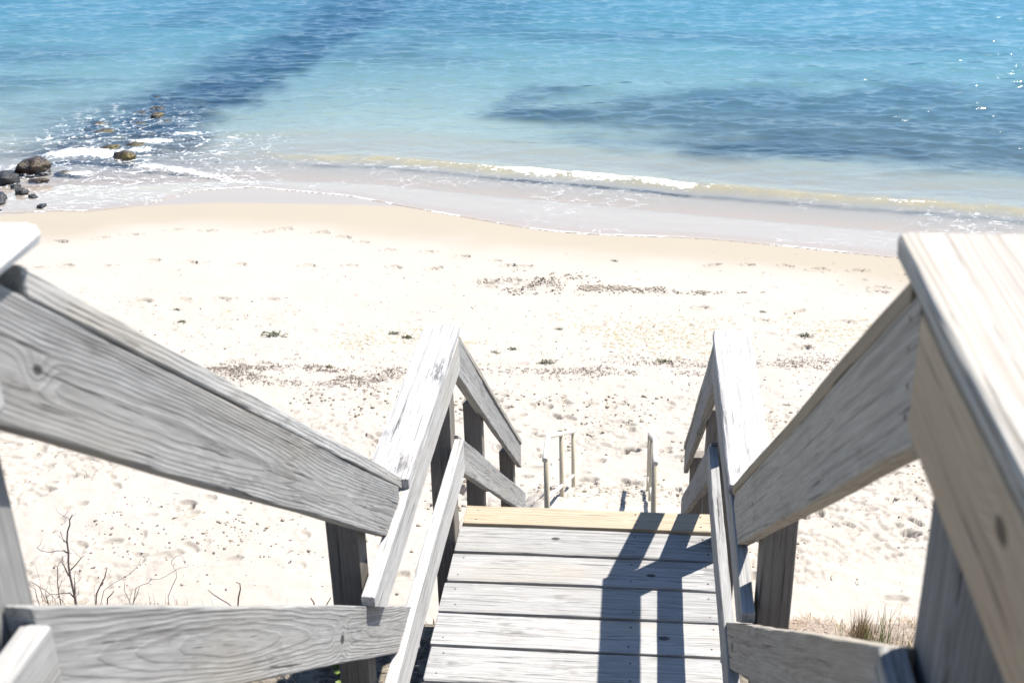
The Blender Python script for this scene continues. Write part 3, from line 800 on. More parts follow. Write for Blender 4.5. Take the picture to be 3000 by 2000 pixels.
def low_rail(side):
    if side < 0:
        t = thing('stair_railing', V(-0.80, 6.0, -4.4), 'pale sloping railing of the lower flight, left of its steps', 'railing')
        xi, xo, s = -0.727, -0.765, -1
        tn = 1.05
    else:
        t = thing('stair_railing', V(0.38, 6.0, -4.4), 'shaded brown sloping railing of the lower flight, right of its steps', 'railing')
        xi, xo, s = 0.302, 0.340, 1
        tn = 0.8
    zt = lambda y: -2.154 - 0.780 * (y - 4.602)
    zb = lambda y: -2.290 - 0.758 * (y - 4.485)
    y0, y1 = 4.487, 6.945
    cs = sorted((xo + s * 0.05, xi))
    slope(t, 'cap_rail', cs[0], cs[1], y0, zt(y0), y1, zt(y1), 0.032, PALE, tone=0.9)
    hv = zt(5.23) - 0.034 - zb(5.23)
    slope(t, 'rail_board', xo, xi, y0, zt(y0) - 0.034, 5.23, zt(5.23) - 0.034, hv, WOOD, tone=tn)
    slope(t, 'rail_board', xo - s * 0.004, xi + s * 0.007, 5.232, zt(5.232) - 0.034, y1, zt(y1) - 0.034, hv * 0.96, WOOD, tone=tn * 0.97)
    zm = lambda y: -2.618 - 0.7275 * (y - 4.565)
    slope(t, 'mid_rail', xo, xi, 4.445, zm(4.445), 5.45, zm(5.45), 0.17, WOOD, tone=tn)
    slope(t, 'mid_rail', xo - s * 0.004, xi + s * 0.006, 5.452, zm(5.452), 7.17, zm(7.17), 0.164, WOOD, tone=tn * 0.95)
    for (py, z0) in ((5.40, -5.9), (6.78, -7.0)):
        pa, pb = sorted((xo + s * 0.002, xo + s * 0.091))
        post(t, pa, pb, py, py + 0.09, z0, zt(py + 0.09) - 0.05, WOODB, tone=0.95)
    return t
low_rail(-1); low_rail(1)

# ---- round handrails of the lowest, sand-buried flight
def tube(parent, name, pts, r, mat, seg=10, r1=None, mw=None):
    pts = [Vector(p) for p in pts]
    n = len(pts)
    if mat in (BARK, REDBARK): r *= 0.66; r1 = None if r1 is None else r1 * 0.66
    vv, ff = [], []
    prev = None
    for i, p in enumerate(pts):
        tdir = ((pts[min(i + 1, n - 1)] - pts[max(i - 1, 0)])).normalized()
        ref = Vector((0, 0, 1)) if abs(tdir.z) < 0.9 else Vector((1, 0, 0))
        if prev is not None: ref = prev
        u = (ref - tdir * ref.dot(tdir)).normalized(); w = tdir.cross(u); prev = u
        rr = r if r1 is None else r + (r1 - r) * i / max(1, n - 1)
        for k in range(seg):
            a = 2 * math.pi * k / seg
            vv.append(p + (u * math.cos(a) + w * math.sin(a)) * rr)
    for i in range(n - 1):
        for k in range(seg):
            ff.append((i * seg + k, i * seg + (k + 1) % seg, (i + 1) * seg + (k + 1) % seg, (i + 1) * seg + k))
    ff.append(tuple(range(seg - 1, -1, -1))); ff.append(tuple((n - 1) * seg + k for k in range(seg)))
    me = mesh_py(name, vv, ff, mat)
    for p in me.polygons[:-2]: p.use_smooth = True
    o = bpy.data.objects.new(name, me)
    return link(o, parent)

def pipe_rail(x, label, near_y):
    t = thing('pipe_handrail', Vector((x, 9.0, CH - 6.0)), label, 'handrail')
    zr = lambda y: CH - 4.955 - 0.548 * (y - 8.72)
    tube(t, 'top_rail', [(x, near_y, CH - 4.965), (x, near_y + 0.1, CH - 4.963), (x, 8.66, CH - 4.95), (x, 8.74, CH - 4.965), (x, 8.85, zr(8.85)), (x, 12.5, zr(12.5))], 0.021, ALU, 12)
    tube(t, 'lower_rail', [(x, 8.6, zr(8.6) - 0.57), (x, 12.7, zr(12.7) - 0.57)], 0.017, ALU, 10)
    for y in (8.52, 10.3, 12.25):
        top = min(zr(y), CH - 4.965) - 0.012
        tube(t, 'post', [(x - 0.004, y, zr(y) - 1.5), (x, y, (zr(y) - 1.5 + top) / 2), (x, y, top)], 0.023, GALV, 10)
pipe_rail(-0.70, 'pale round handrail on three posts, left of the sandy path', 8.36)
pipe_rail(0.152, 'pale round handrail seen end-on, right of the sandy path', 8.36)
t = thing('buried_steps', Vector((-0.28, 10.8, CH - 7.2)), 'lowest steps drifted over with sand between the round handrails', 'steps')
for k in range(1, 10):
    zz = -5.95 - 0.19 * k; ya = 9.42 + 0.345 * (k - 1)
    run_x(t, 'tread', -0.68, 0.13, ya, ya + 0.28, zz - 0.26, zz - 0.222, WOOD)

# ------------------------------------------------------------------ boulders
def rock_mesh(name, sx, sy, sz, seed, mat, sub=4, amp=0.28, flat=0.0):
    bm = bmesh.new()
    bmesh.ops.create_icosphere(bm, subdivisions=sub, radius=1.0)
    from mathutils import noise as mn
    o = Vector((seed * 3.7, seed * 1.3, seed * 5.1))
    for v in bm.verts:
        n = v.co.normalized()
        d = 1 + amp * (mn.fractal(n * 1.1 + o, 1.0, 2.0, 3) * 0.9 + 0.35 * mn.fractal(n * 3.4 + o, 0.9, 2.1, 3)) + 0.03 * mn.noise(n * 11 + o)
        # facet planes
        for k in range(5):
            ph = seed * 2.1 + k * 2.39996
            pn = Vector((math.cos(ph) * 0.8, math.sin(ph) * 0.8, 0.35 * math.cos(k * 1.7 + seed))).normalized()
            dd = n.dot(pn)
            if dd > 0.1: d = min(d, (0.86 + 0.1 * math.sin(k * 3 + seed)) / dd)
        c = n * d
        if flat and c.z > flat: c.z = flat + (c.z - flat) * 0.25
        v.co = Vector((c.x * sx, c.y * sy, c.z * sz))
    me = bpy.data.meshes.new(name)
    bm.to_mesh(me); bm.free()
    for p in me.polygons: p.use_smooth = True
    me.materials.append(mat)
    return me
def boulder(x, y, z, sx, sy, sz, rot, seed, mat, label, group=None, name='boulder', amp=0.42, flat=0.0, sub=4):
    k_ = 0.84 if y > 20 else 1.0
    o = bpy.data.objects.new(name, rock_mesh(name, sx * k_, sy * k_, sz * k_ * (0.75 if y > 20 else 0.9), seed, mat, sub, amp, flat))
    link(o, None, Matrix.Translation((x, y, z)) @ Matrix.Rotation(rot, 4, 'Z'))
    return tag(o, label, 'rock', group)
G = 'boulders at the end of the stone groin'
boulder(-15.23, 28.95, 0.08, 0.50, 0.40, 0.36, 0.2, 1.0, ROCKW, 'large wet brown boulder with rounded top at the left shore', G)
boulder(-15.45, 28.0, 0.06, 0.36, 0.32, 0.24, 0.5, 2.3, ROCKD, 'wet black rock below the large brown boulder', G)
boulder(-14.5, 26.8, 0.14, 0.19, 0.17, 0.15, 0.9, 3.1, ROCKD, 'small pointed black rock above the long dark slab', G, amp=0.4)
boulder(-13.75, 25.75, 0.12, 0.62, 0.24, 0.14, 0.12, 4.2, ROCKD, 'long low dark slab at the edge of the wet sand', G, flat=0.6)
boulder(-14.25, 25.1, 0.16, 0.36, 0.28, 0.18, -0.3, 5.7, ROCKD, 'glossy black rock in front of the long dark slab', G)
boulder(-14.7, 28.1, -0.02, 0.34, 0.16, 0.10, 0.1, 6.4, ROCKW, 'low reddish brown rock right of the black rock, barely above the wash', G)
boulder(-13.25, 30.05, 0.02, 0.40, 0.26, 0.22, -0.2, 7.7, ROCKG, 'rounded golden-weedy rock in the middle of the foam', G)
boulder(-14.05, 31.0, -0.06, 0.36, 0.24, 0.18, 0.5, 8.8, ROCKG, 'weedy olive rock behind the patch of white water', G)
boulder(-14.35, 28.85, -0.06, 0.44, 0.16, 0.11, 0.1, 9.3, ROCKG, 'flat amber rock right of the large brown boulder', G)
boulder(-13.45, 31.25, -0.06, 0.36, 0.2, 0.17, 0.2, 10.9, ROCKG, 'brown weedy rock with surf breaking behind it', G)
for k, (x, y, s, lab) in enumerate(((-14.75, 36.3, 0.26, 'farthest small dark rock breaking the water on the groin'),
                                    (-14.2, 35.0, 0.34, 'dark wet rock tip just behind the weed-topped rock'),
                                    (-13.95, 34.2, 0.30, 'greenish weed-topped rock in the dark water'),
                                    (-14.1, 33.3, 0.30, 'brown rock top awash between weedy rock and surf'))):
    boulder(x, y, -0.07 if k != 2 else -0.03, s * 1.0, s * 0.7, s * 0.5, k * 0.7, 20 + k, ROCKG if k >= 2 else ROCKD, lab, G)
rub = random.Random(21)
RL = ['black stone directly behind the large brown boulder at the frame edge', 'black stone cut by the frame edge below the wet black rock', 'small black stone below the reddish brown rock', 'flat black stone between pointed rock and long slab',
      'black stone at the lowest left frame edge beside the glossy rock', 'tiny black stone right of the pointed rock', 'black stone left of the pointed rock', 'tiny black stone at the right tip of the long slab', 'black stone just above the glossy black rock', 'dark stone in the foam behind the large brown boulder']
DL = ['weedy stone top farthest left in the dark groin water', 'weedy stone top nearest the white water patch', 'weedy stone top at the right edge of the groin', 'weedy stone top left of the greenish rock', 'weedy stone top behind the greenish rock', 'weedy stone top right of the white water patch']
for k, (x, y, s_) in enumerate([(-15.75, 28.55, 0.30), (-15.9, 27.6, 0.28), (-15.0, 27.5, 0.16), (-14.75, 26.2, 0.24), (-14.9, 25.4, 0.30), (-14.05, 26.45, 0.14), (-15.3, 26.7, 0.26), (-13.35, 25.45, 0.14), (-14.55, 25.75, 0.22), (-15.5, 29.7, 0.22)]):
    boulder(x, y, float(zbase(x, y)) + s_ * 0.18, s_ * 1.25, s_ * 0.9, s_ * 0.62, rub.uniform(0, 3), 80 + k * 1.7, ROCKD, RL[k], 'black rubble stones', sub=3, amp=0.5)
for k, (x, y, s_) in enumerate([(-14.9, 32.6, 0.34), (-14.3, 32.0, 0.26), (-13.5, 33.6, 0.30), (-15.3, 33.4, 0.30), (-14.6, 34.6, 0.26), (-13.6, 32.4, 0.22)]):
    boulder(x, y, -0.075, s_ * 1.3, s_ * 0.9, s_ * 0.45, rub.uniform(0, 3), 120 + k * 1.3, ROCKG, DL[k], 'half-drowned groin stones', sub=3, amp=0.5)
rk = [(-15.6, 32.2), (-14.8, 33.4), (-13.6, 35.9), (-15.2, 36.0), (-16.0, 34.5), (-14.5, 38.0), (-15.8, 39.5), (-13.9, 40.5), (-15.1, 42.5), (-13.2, 32.9), (-14.9, 31.7)]
for k, (x, y) in enumerate(rk):
    boulder(x, y, float(zbase(x, y)) + 0.08, random.uniform(0.5, 0.8), random.uniform(0.4, 0.6), random.uniform(0.28, 0.36), random.uniform(0, 3), 40 + k, ROCKD,
            'dark boulder under water in the dark weed band along the groin', 'sunken groin boulders', sub=3)
# granite stones at the foot of the bluff, right of the stair
def toe(x, y): return float(ground(x, y))
HUM = make_rock('sandy_turf', (0.31, 0.25, 0.20), (0.37, 0.32, 0.265), 0.95, 0.0, 0.5)
def hummock(x, y, rx, ry, h, label, seed):
    t = thing('grass_hummock', Vector((x, y, toe(x, y))), label, 'hummock', 'low sandy hummocks at the foot of the bluff')
    o = bpy.data.objects.new('mound', rock_mesh('mound', rx, ry, h, seed, HUM, 4, 0.18))
    link(o, t, Matrix.Translation((x, y, toe(x, y) - h * 0.25)))
    r_ = random.Random(seed); vv, ff = [], []
    for i in range(420):
        a_ = r_.uniform(0, 6.28); q = math.sqrt(r_.random()) * 0.95
        px, py = x + math.cos(a_) * rx * q, y + math.sin(a_) * ry * q
        pz = toe(x, y) - h * 0.25 + h * math.sqrt(max(0.0, 1 - q * q)) * 0.86
        b_ = len(vv); l_ = r_.uniform(0.03, 0.09); d_ = r_.uniform(0, 6.28); dz = r_.uniform(0.0, 0.06); w_ = 0.0035
        for f in (0, 0.5, 1):
            cx_, cy_ = px + math.cos(d_) * l_ * f, py + math.sin(d_) * l_ * f
            vv.append((cx_ - math.sin(d_) * w_, cy_ + math.cos(d_) * w_, pz + dz * f)); vv.append((cx_ + math.sin(d_) * w_, cy_ - math.cos(d_) * w_, pz + dz * f + 0.002))
        ff += [(b_, b_ + 1, b_ + 3, b_ + 2), (b_ + 2, b_ + 3, b_ + 5, b_ + 4)]
    tag(link(bpy.data.objects.new('straw', mesh_py('straw', vv, ff, STRAWP)), t), kind='stuff')
hummock(2.70, 9.98, 0.55, 0.34, 0.20, 'broad straw-covered sandy hummock beside the right platform post', 62)
hummock(1.74, 9.96, 0.46, 0.30, 0.13, 'low reddish sandy hummock beside the right stair post', 63)

# ------------------------------------------------------------------ plants
SHRUB = {
'trunk': (0.0095, [(-2.543, 5.66), (-2.536, 5.756), (-2.537, 5.809), (-2.538, 5.866), (-2.535, 5.933), (-2.524, 5.995), (-2.518, 6.066), (-2.506, 6.117), (-2.489, 6.152), (-2.486, 6.177), (-2.466, 6.208)]),
'branch': [
 (0.0042, [(-2.486, 6.177), (-2.491, 6.189), (-2.511, 6.196)]), (0.0035, [(-2.482, 6.187), (-2.461, 6.201)]),
 (0.0048, [(-2.527, 6.0), (-2.545, 6.012), (-2.576, 6.01), (-2.609, 6.0), (-2.652, 6.007), (-2.665, 6.023), (-2.669, 6.021)]),
 (0.0042, [(-2.52, 6.051), (-2.534, 6.07), (-2.539, 6.103), (-2.54, 6.115)]),
 (0.0062, [(-2.538, 5.866), (-2.549, 5.891), (-2.557, 5.932), (-2.566, 5.957)]),
 (0.003, [(-2.552, 5.948), (-2.561, 5.963), (-2.551, 5.978), (-2.537, 5.984)]),
 (0.0048, [(-2.529, 5.908), (-2.502, 5.935), (-2.467, 5.977), (-2.442, 6.003)]),
 (0.0055, [(-2.532, 5.777), (-2.524, 5.83), (-2.515, 5.888)]),
 (0.0055, [(-2.542, 5.756), (-2.556, 5.779), (-2.583, 5.78), (-2.621, 5.769), (-2.653, 5.769), (-2.671, 5.791), (-2.695, 5.806), (-2.714, 5.823), (-2.73, 5.833)]),
 (0.0055, [(-2.671, 5.69), (-2.674, 5.749), (-2.671, 5.791)]), (0.0045, [(-2.714, 5.69), (-2.72, 5.747), (-2.719, 5.789), (-2.722, 5.805)]),
 (0.0045, [(-2.612, 5.69), (-2.61, 5.779), (-2.605, 5.831), (-2.594, 5.889), (-2.589, 5.92), (-2.599, 5.935)]),
 (0.0022, [(-2.589, 5.92), (-2.58, 5.941)]), (0.0022, [(-2.607, 5.795), (-2.586, 5.838), (-2.576, 5.869)]),
 (0.003, [(-2.70, 5.815), (-2.69, 5.77), (-2.68, 5.72)]), (0.003, [(-2.65, 5.77), (-2.635, 5.74), (-2.64, 5.70)]), (0.003, [(-2.63, 5.77), (-2.60, 5.735), (-2.585, 5.70)])]}
def depthy(pts, y0, amp, seed, start=0.0):
    r_ = random.Random(seed); o = start; out = []
    for (x, z) in pts:
        y = y0 + o
        out.append((x * y / y0, y, CH + (z - CH) * y / y0)); o += r_.uniform(-amp, amp)
    return out
t = thing('dead_shrub', Vector((-2.54, 4.45, 5.66)), 'tallest bare forked dead shrub behind the left rails', 'shrub')
tr = tube(t, 'trunk', depthy(SHRUB['trunk'][1], 4.45, 0.0, 1), SHRUB['trunk'][0], BARK, 8, 0.004)
for k, (r, p) in enumerate(SHRUB['branch']):
    tube(t, 'branch', depthy(p, 4.45, 0.03, k + 5), r, BARK, 6, r * 0.55)
rs = random.Random(4)
for k, (r, p) in enumerate([SHRUB['trunk']] + SHRUB['branch']):
    for q in range(5 if k == 0 else 2):
        (x0, z0) = p[rs.randrange(1, len(p))]; sx = rs.choice((-1, 1))
        l_ = rs.uniform(0.02, 0.06)
        tube(t, 'twig', depthy([(x0, z0), (x0 + sx * l_ * 0.4, z0 + l_ * 0.35), (x0 + sx * l_ * rs.uniform(0.4, 0.9), z0 + l_)], 4.45, 0.02, 90 + k * 7 + q), 0.0018, BARK, 5, 0.001)
TW = [(0.0055, [(-2.433, 5.70), (-2.413, 5.803), (-2.38, 5.862), (-2.357, 5.899), (-2.336, 5.956)], 4.416, 'stout bare twig right of the dead shrub'),
      (0.005, [(-2.444, 5.60), (-2.425, 5.695), (-2.403, 5.718), (-2.386, 5.74)], 4.532, 'short slanting twig next to the stout bare twig'),
      (0.0026, [(-2.50, 5.60), (-2.466, 5.695), (-2.412, 5.74), (-2.369, 5.766), (-2.331, 5.792), (-2.299, 5.82), (-2.272, 5.853), (-2.257, 5.885)], 4.588, 'thin straight trailing vine rising to the right'),
      (0.003, [(-2.32, 5.644), (-2.308, 5.687), (-2.29, 5.742), (-2.256, 5.762), (-2.227, 5.772), (-2.208, 5.794), (-2.169, 5.798), (-2.14, 5.813), (-2.1, 5.841), (-2.066, 5.864), (-2.015, 5.875)], 4.558, 'thin wavy vine reaching far right above the mid rail'),
      (0.0026, [(-2.138, 5.663), (-2.135, 5.714), (-2.103, 5.779), (-2.079, 5.823), (-2.075, 5.854), (-2.091, 5.895), (-2.088, 5.916), (-2.067, 5.938), (-2.044, 5.949), (-2.029, 5.929), (-2.027, 5.896)], 4.541, 'thin vine with a looping tip'),
      (0.0034, [(-2.234, 5.70), (-2.254, 5.806), (-2.265, 5.847), (-2.259, 5.883), (-2.252, 5.904)], 4.395, 'curved upright twig below the wavy vine'),
      (0.0026, [(-2.34, 5.60), (-2.336, 5.667), (-2.319, 5.705), (-2.306, 5.743)], 4.562, 'slim twig beside the curved upright twig'),
      (0.0034, [(-2.32, 5.62), (-2.303, 5.677), (-2.274, 5.732), (-2.25, 5.786)], 4.522, 'leaning twig right of the curved upright twig'),
      (0.0075, [(-1.76, 5.70), (-1.789, 5.747), (-1.807, 5.771), (-1.846, 5.798), (-1.872, 5.818), (-1.893, 5.842)], 4.436, 'thick crooked branch leaning left over the mid rail'),
      (0.006, [(-1.83, 5.58), (-1.824, 5.631), (-1.813, 5.697), (-1.797, 5.749), (-1.796, 5.779), (-1.813, 5.786)], 4.574, 'upright hooked branch beside the crooked one'),
      (0.007, [(-1.43, 5.66), (-1.43, 5.72), (-1.43, 5.754), (-1.442, 5.779)], 4.49, 'stubby reddish twig close to the grey post'),
      (0.005, [(-1.42, 5.62), (-1.401, 5.69), (-1.38, 5.725), (-1.358, 5.765)], 4.52, 'slanted red twig touching the grey post outline')]
for k, (r, p, y, lab) in enumerate(TW):
    o = tube(None, 'dead_twig', depthy(p, y, 0.015, 30 + k), r, REDBARK if k in (0, 1, 9, 10, 11) else BARK, 6, r * 0.6)
    tag(o, lab, 'twig', 'dead twigs on the bluff edge')
for k, (x, z, y) in enumerate([(-2.161, 5.80, 4.452), (-2.147, 5.862, 4.387), (-2.25, 5.674, 4.588), (-2.085, 5.774, 4.493), (-2.16, 5.705, 4.553), (-2.12, 5.667, 4.591), (-2.50, 5.747, 4.551), (-2.78, 5.852, 4.60), (-2.66, 5.936, 4.475), (-1.985, 5.683, 4.572), (-1.90, 5.772, 4.487), (-2.075, 5.665, 4.605), (-1.555, 5.789, 4.468), (-2.038, 5.723, 4.50)]):
    o = tube(None, 'dry_stalk', [(x - 0.012, y, 5.55), (x - 0.004, y + 0.01, (5.6 + z) / 2), (x + random.uniform(-0.01, 0.012), y, z)], 0.0016, BARK, 5, 0.001)
    tag(o, 'thin dry stalk sticking up behind the left mid rail', 'stalk', 'thin dry stalks on the bluff edge')

def blades(n, cx, cy, cz, rx, ry, hmin, hmax, width, lean, rnd_):
    """curved grass blades, 4 segments each, as one mesh"""
    vv, ff = [], []
    for i in range(n):
        x, y = cx + rnd_.gauss(0, rx), cy + rnd_.gauss(0, ry)
        a = rnd_.uniform(0, 2 * math.pi); h = rnd_.uniform(hmin, hmax); l = rnd_.uniform(0.1, 1) * lean
        zz = float(cz(x, y)) if callable(cz) else cz
        base = len(vv)
        for s in range(5):
            f = s / 4
            px = x + math.cos(a) * l * h * f * f; py = y + math.sin(a) * l * h * f * f; pz = zz - 0.01 + h * f * (1 - 0.25 * l * f)
            ww = width * (1 - f * 0.85)
            vv.append((px - math.sin(a) * ww, py + math.cos(a) * ww, pz)); vv.append((px + math.sin(a) * ww, py - math.cos(a) * ww, pz))
        for s in range(4):
            b = base + s * 2
            ff.append((b, b + 1, b + 3, b + 2))
    return vv, ff
rg = random.Random(9)
for (x, y, n, h0, h1, lab) in ((2.38, 9.78, 16, 0.30, 0.62, 'tallest tuft of beach grass between dead clump and hummock'), (2.24, 9.80, 20, 0.22, 0.40, 'short green grass tuft in front of the dead brown clump'),
                               (2.60, 9.76, 12, 0.28, 0.50, 'sparse grass tuft before the broad straw hummock'), (1.98, 9.80, 6, 0.20, 0.38, 'tiny grass tuft left of the dead brown clump')):
    vv, ff = blades(n, x, y, ground, 0.05, 0.04, h0, h1, 0.006, 0.35, rg)
    o = bpy.data.objects.new('beach_grass', mesh_py('beach_grass', vv, ff, GRASS)); link(o)
    tag(o, lab, 'grass tuft', 'grass tufts by the dead brown clump')
rc = random.Random(31)
vv, ff = [], []
for (n_, rr_, h0_, h1_) in ((150, 0.10, 0.10, 0.22), (110, 0.06, 0.20, 0.32), (60, 0.03, 0.28, 0.40)):
    a_, b_ = blades(n_, 2.2, 9.98, ground, rr_, rr_ * 0.8, h0_, h1_, 0.0045, 0.45, rc)
    o_ = len(vv); vv += a_; ff += [tuple(i + o_ for i in f) for f in b_]
o = bpy.data.objects.new('dead_grass_clump', mesh_py('dead_grass_clump', vv, ff, STRAWP)); link(o)
tag(o, 'dense pointed clump of dead brown grass behind the right mid rail', 'grass tuft')
vv, ff = blades(9, 2.2, 9.75, ground, 0.22, 0.05, 0.45, 0.8, 0.004, 0.8, rg)
o = bpy.data.objects.new('dry_grass', mesh_py('dry_grass', vv, ff, STRAW)); link(o)
tag(o, 'long dry straw stems arching over the dead brown clump', 'grass tuft')

# leafy sprig under the left mid rail
def sprig(x, y, z, label, n, h, seed):
    r_ = random.Random(seed)
    t = thing('leafy_sprig', Vector((x, y, z)), label, 'plant', 'green sprigs under the stair rail')
    vv, ff = [], []
    tube(t, 'stem', [(x, y, z - 0.03), (x + 0.01, y, z + h * 0.5), (x + 0.005, y + 0.01, z + h)], 0.003, LEAF, 5, 0.0015)
    for k in range(n):
        f = (k + 1) / n; a = k * 2.4 + r_.uniform(-0.3, 0.3); L_ = r_.uniform(0.05, 0.08); up = r_.uniform(0.5, 1.0)
        o0 = Vector((x + 0.008, y, z + h * (0.25 + 0.75 * f))); d_ = Vector((math.cos(a), math.sin(a), up)).normalized()
        sd = d_.cross(Vector((0, 0, 1))).normalized()
        nrm = sd.cross(d_)
        pts = [(0, 0, 0), (0.3, 0.26, -0.02), (0.65, 0.24, -0.05), (1.0, 0.0, -0.12), (0.65, -0.24, -0.05), (0.3, -0.26, -0.02), (0.35, 0, 0.03), (0.68, 0, 0.0)]
        pv = [o0 + d_ * (p[0] * L_) + sd * (p[1] * L_) - nrm * (p[2] * L_ * -1) for p in pts]
        me = mesh_py('leaf', pv, [(0, 1, 6), (1, 2, 7, 6), (2, 3, 7), (3, 4, 7), (4, 5, 6, 7), (5, 0, 6)], LEAF)
        link(bpy.data.objects.new('leaf', me), t)
sprig(-1.215, 4.02, 5.70, 'bright green leafy sprig beside the left post foot', 12, 0.19, 1)
sprig(-1.29, 4.07, 5.70, 'darker leafy sprig left of the bright one', 10, 0.15, 2)
sprig(-1.17, 3.97, 5.68, 'small leafy sprig at the bottom frame edge', 7, 0.08, 3)

# ------------------------------------------------------------------ small scattered stuff
def ribbons(name, mat, pts, lmin, lmax, wd, lift, kind='stuff', parent=None, label=None, cat=None):
    """short curled strips lying on the ground; pts (n,2) or (n,3)"""
    pts = np.asarray(pts, float); n = len(pts)
    zz = pts[:, 2] if pts.shape[1] > 2 else ground(pts[:, 0], pts[:, 1])
    a = rng.random(n) * 2 * np.pi; L_ = lmin + (lmax - lmin) * rng.random(n) ** 2; cur = rng.normal(0, 1.2, n)
    W_ = wd * (0.5 + rng.random(n)); tilt = rng.random(n)
    V_ = []; 
    px, py = pts[:, 0].copy(), pts[:, 1].copy()
    for s in range(4):
        f = s / 3
        dx, dy = np.cos(a + cur * f), np.sin(a + cur * f)
        nx_, ny_ = -dy, dx
        pz = zz + 0.004 + lift * tilt * np.sin(f * np.pi) * (0.3 + rng.random(n))
        V_.append(np.stack([px + nx_ * W_, py + ny_ * W_, pz], 1)); V_.append(np.stack([px - nx_ * W_, py - ny_ * W_, pz + W_ * 0.6], 1))
        px = px + dx * L_ / 3; py = py + dy * L_ / 3
    verts = np.stack(V_, 1).reshape(-1, 3)
    b = np.arange(n)[:, None] * 8
    F = np.concatenate([b + np.array([[0, 1, 3, 2]]), b + np.array([[2, 3, 5, 4]]), b + np.array([[4, 5, 7, 6]])], 0)
    me = mesh_np(name, verts, F, mat, smooth=False)
    o = bpy.data.objects.new(name, me); link(o, parent)
    return tag(o, label, cat, None, kind)

def lumps(name, mat, pts, smin, smax, flat=0.6, sink=0.2, label=None, cat=None):
    t_ = (1 + 5 ** 0.5) / 2
    iv = np.array([(-1, t_, 0), (1, t_, 0), (-1, -t_, 0), (1, -t_, 0), (0, -1, t_), (0, 1, t_), (0, -1, -t_), (0, 1, -t_), (t_, 0, -1), (t_, 0, 1), (-t_, 0, -1), (-t_, 0, 1)]) / 1.9
    iff = np.array([(0, 11, 5), (0, 5, 1), (0, 1, 7), (0, 7, 10), (0, 10, 11), (1, 5, 9), (5, 11, 4), (11, 10, 2), (10, 7, 6), (7, 1, 8), (3, 9, 4), (3, 4, 2), (3, 2, 6), (3, 6, 8), (3, 8, 9), (4, 9, 5), (2, 4, 11), (6, 2, 10), (8, 6, 7), (9, 8, 1)])
    pts = np.asarray(pts, float); n = len(pts)
    s = smin + (smax - smin) * rng.random(n) ** 2.5
    sc = np.stack([s * (0.7 + 0.7 * rng.random(n)), s * (0.7 + 0.7 * rng.random(n)), s * flat * (0.6 + 0.6 * rng.random(n))], 1)
    jit = 0.75 + 0.5 * rng.random((n, 12, 1))
    a = rng.random(n) * 6.28
    v = iv[None] * jit * sc[:, None, :]
    ca, sa = np.cos(a)[:, None], np.sin(a)[:, None]
    vx = v[..., 0] * ca - v[..., 1] * sa; vy = v[..., 0] * sa + v[..., 1] * ca
    z = ground(pts[:, 0], pts[:, 1]) + sc[:, 2] * (1 - sink) * 0.6
    verts = np.stack([vx + pts[:, :1], vy + pts[:, 1:2], v[..., 2] + z[:, None]], -1).reshape(-1, 3)
    F = (iff[None] + (np.arange(n) * 12)[:, None, None]).reshape(-1, 3)
    me = mesh_np(name, verts, F, mat)
    o = bpy.data.objects.new(name, me); link(o)
    return tag(o, label, cat, None, 'stuff')

def sample(n, x0, x1, y0, y1, dens):
    out = []
    while len(out) < n:
        X = rng.uniform(x0, x1, 4000); Y = rng.uniform(y0, y1, 4000)
        k = rng.random(4000) < dens(X, Y)
        out.extend(np.stack([X[k], Y[k]], 1).tolist())
    return np.array(out[:n])
# dark wrack line
wl = lambda x: np.interp(x, [-9, -6.6, -5.2, -4.5, -3.8, -1.8, 0.7, 3.5, 6], [16.6, 16.2, 16.0, 15.95, 16.1, 16.5, 17.0, 17.1, 16.9])
band = lambda X, Y: np.exp(-((Y - wl(X) + 0.35 * (fbm(X * 0.9, Y * 0, 2) - 0.5)) / 0.38) ** 2) * sstep(0.45, 0.66, fbm(X * 1.0, Y * 3.2, 4, 0.6))
ribbons('wrack_line', WRACK, np.concatenate([sample(2600, -8.5, 5.5, 14.9, 18.0, band), sample(900, -7.6, -3.6, 15.2, 17.0, band)]), 0.02, 0.09, 0.004, 0.015, label='dark dry seaweed line across the middle of the beach', cat='seaweed')
ribbons('straw_wrack', WRACKY, sample(1500, -8.5, 5.5, 15.8, 19.8, lambda X, Y: np.exp(-((Y - wl(X) - 1.4) / 0.8) ** 2) * sstep(0.42, 0.62, fbm(X * 0.8 + 5, Y * 0.8, 3))), 0.03, 0.12, 0.004, 0.012, label='thin yellowish seaweed scraps strewn above the dark line', cat='seaweed')
ribbons('loose_wrack', WRACK, sample(1300, -9.5, 6.0, 10.3, 22.0, lambda X, Y: 0.25 + 0.75 * np.exp(-((Y - 17.2) / 1.5) ** 2)), 0.02, 0.10, 0.003, 0.02, label='stray dark seaweed scraps all over the sand', cat='seaweed')
lumps('pebbles', PEB, sample(900, -9.0, 5.5, 10.3, 20.0, lambda X, Y: 0.3 + 0.7 * np.exp(-((Y - wl(X)) / 0.8) ** 2)), 0.004, 0.017, 0.6, label='small dark pebbles scattered on the sand', cat='pebbles')
lumps('shells', PEB, sample(240, -6.2, -2.4, 10.3, 12.4, lambda X, Y: sstep(0.4, 0.6, fbm(X * 1.2, Y * 1.6, 2))), 0.005, 0.018, 0.5, label='pebbles and shells lying below the left rail', cat='pebbles')
lumps('pale_shells', SHELL, sample(260, -6.2, -2.4, 10.3, 12.8, lambda X, Y: 1 + X * 0), 0.006, 0.02, 0.4, label='pale shell bits lying below the left rail', cat='shells')
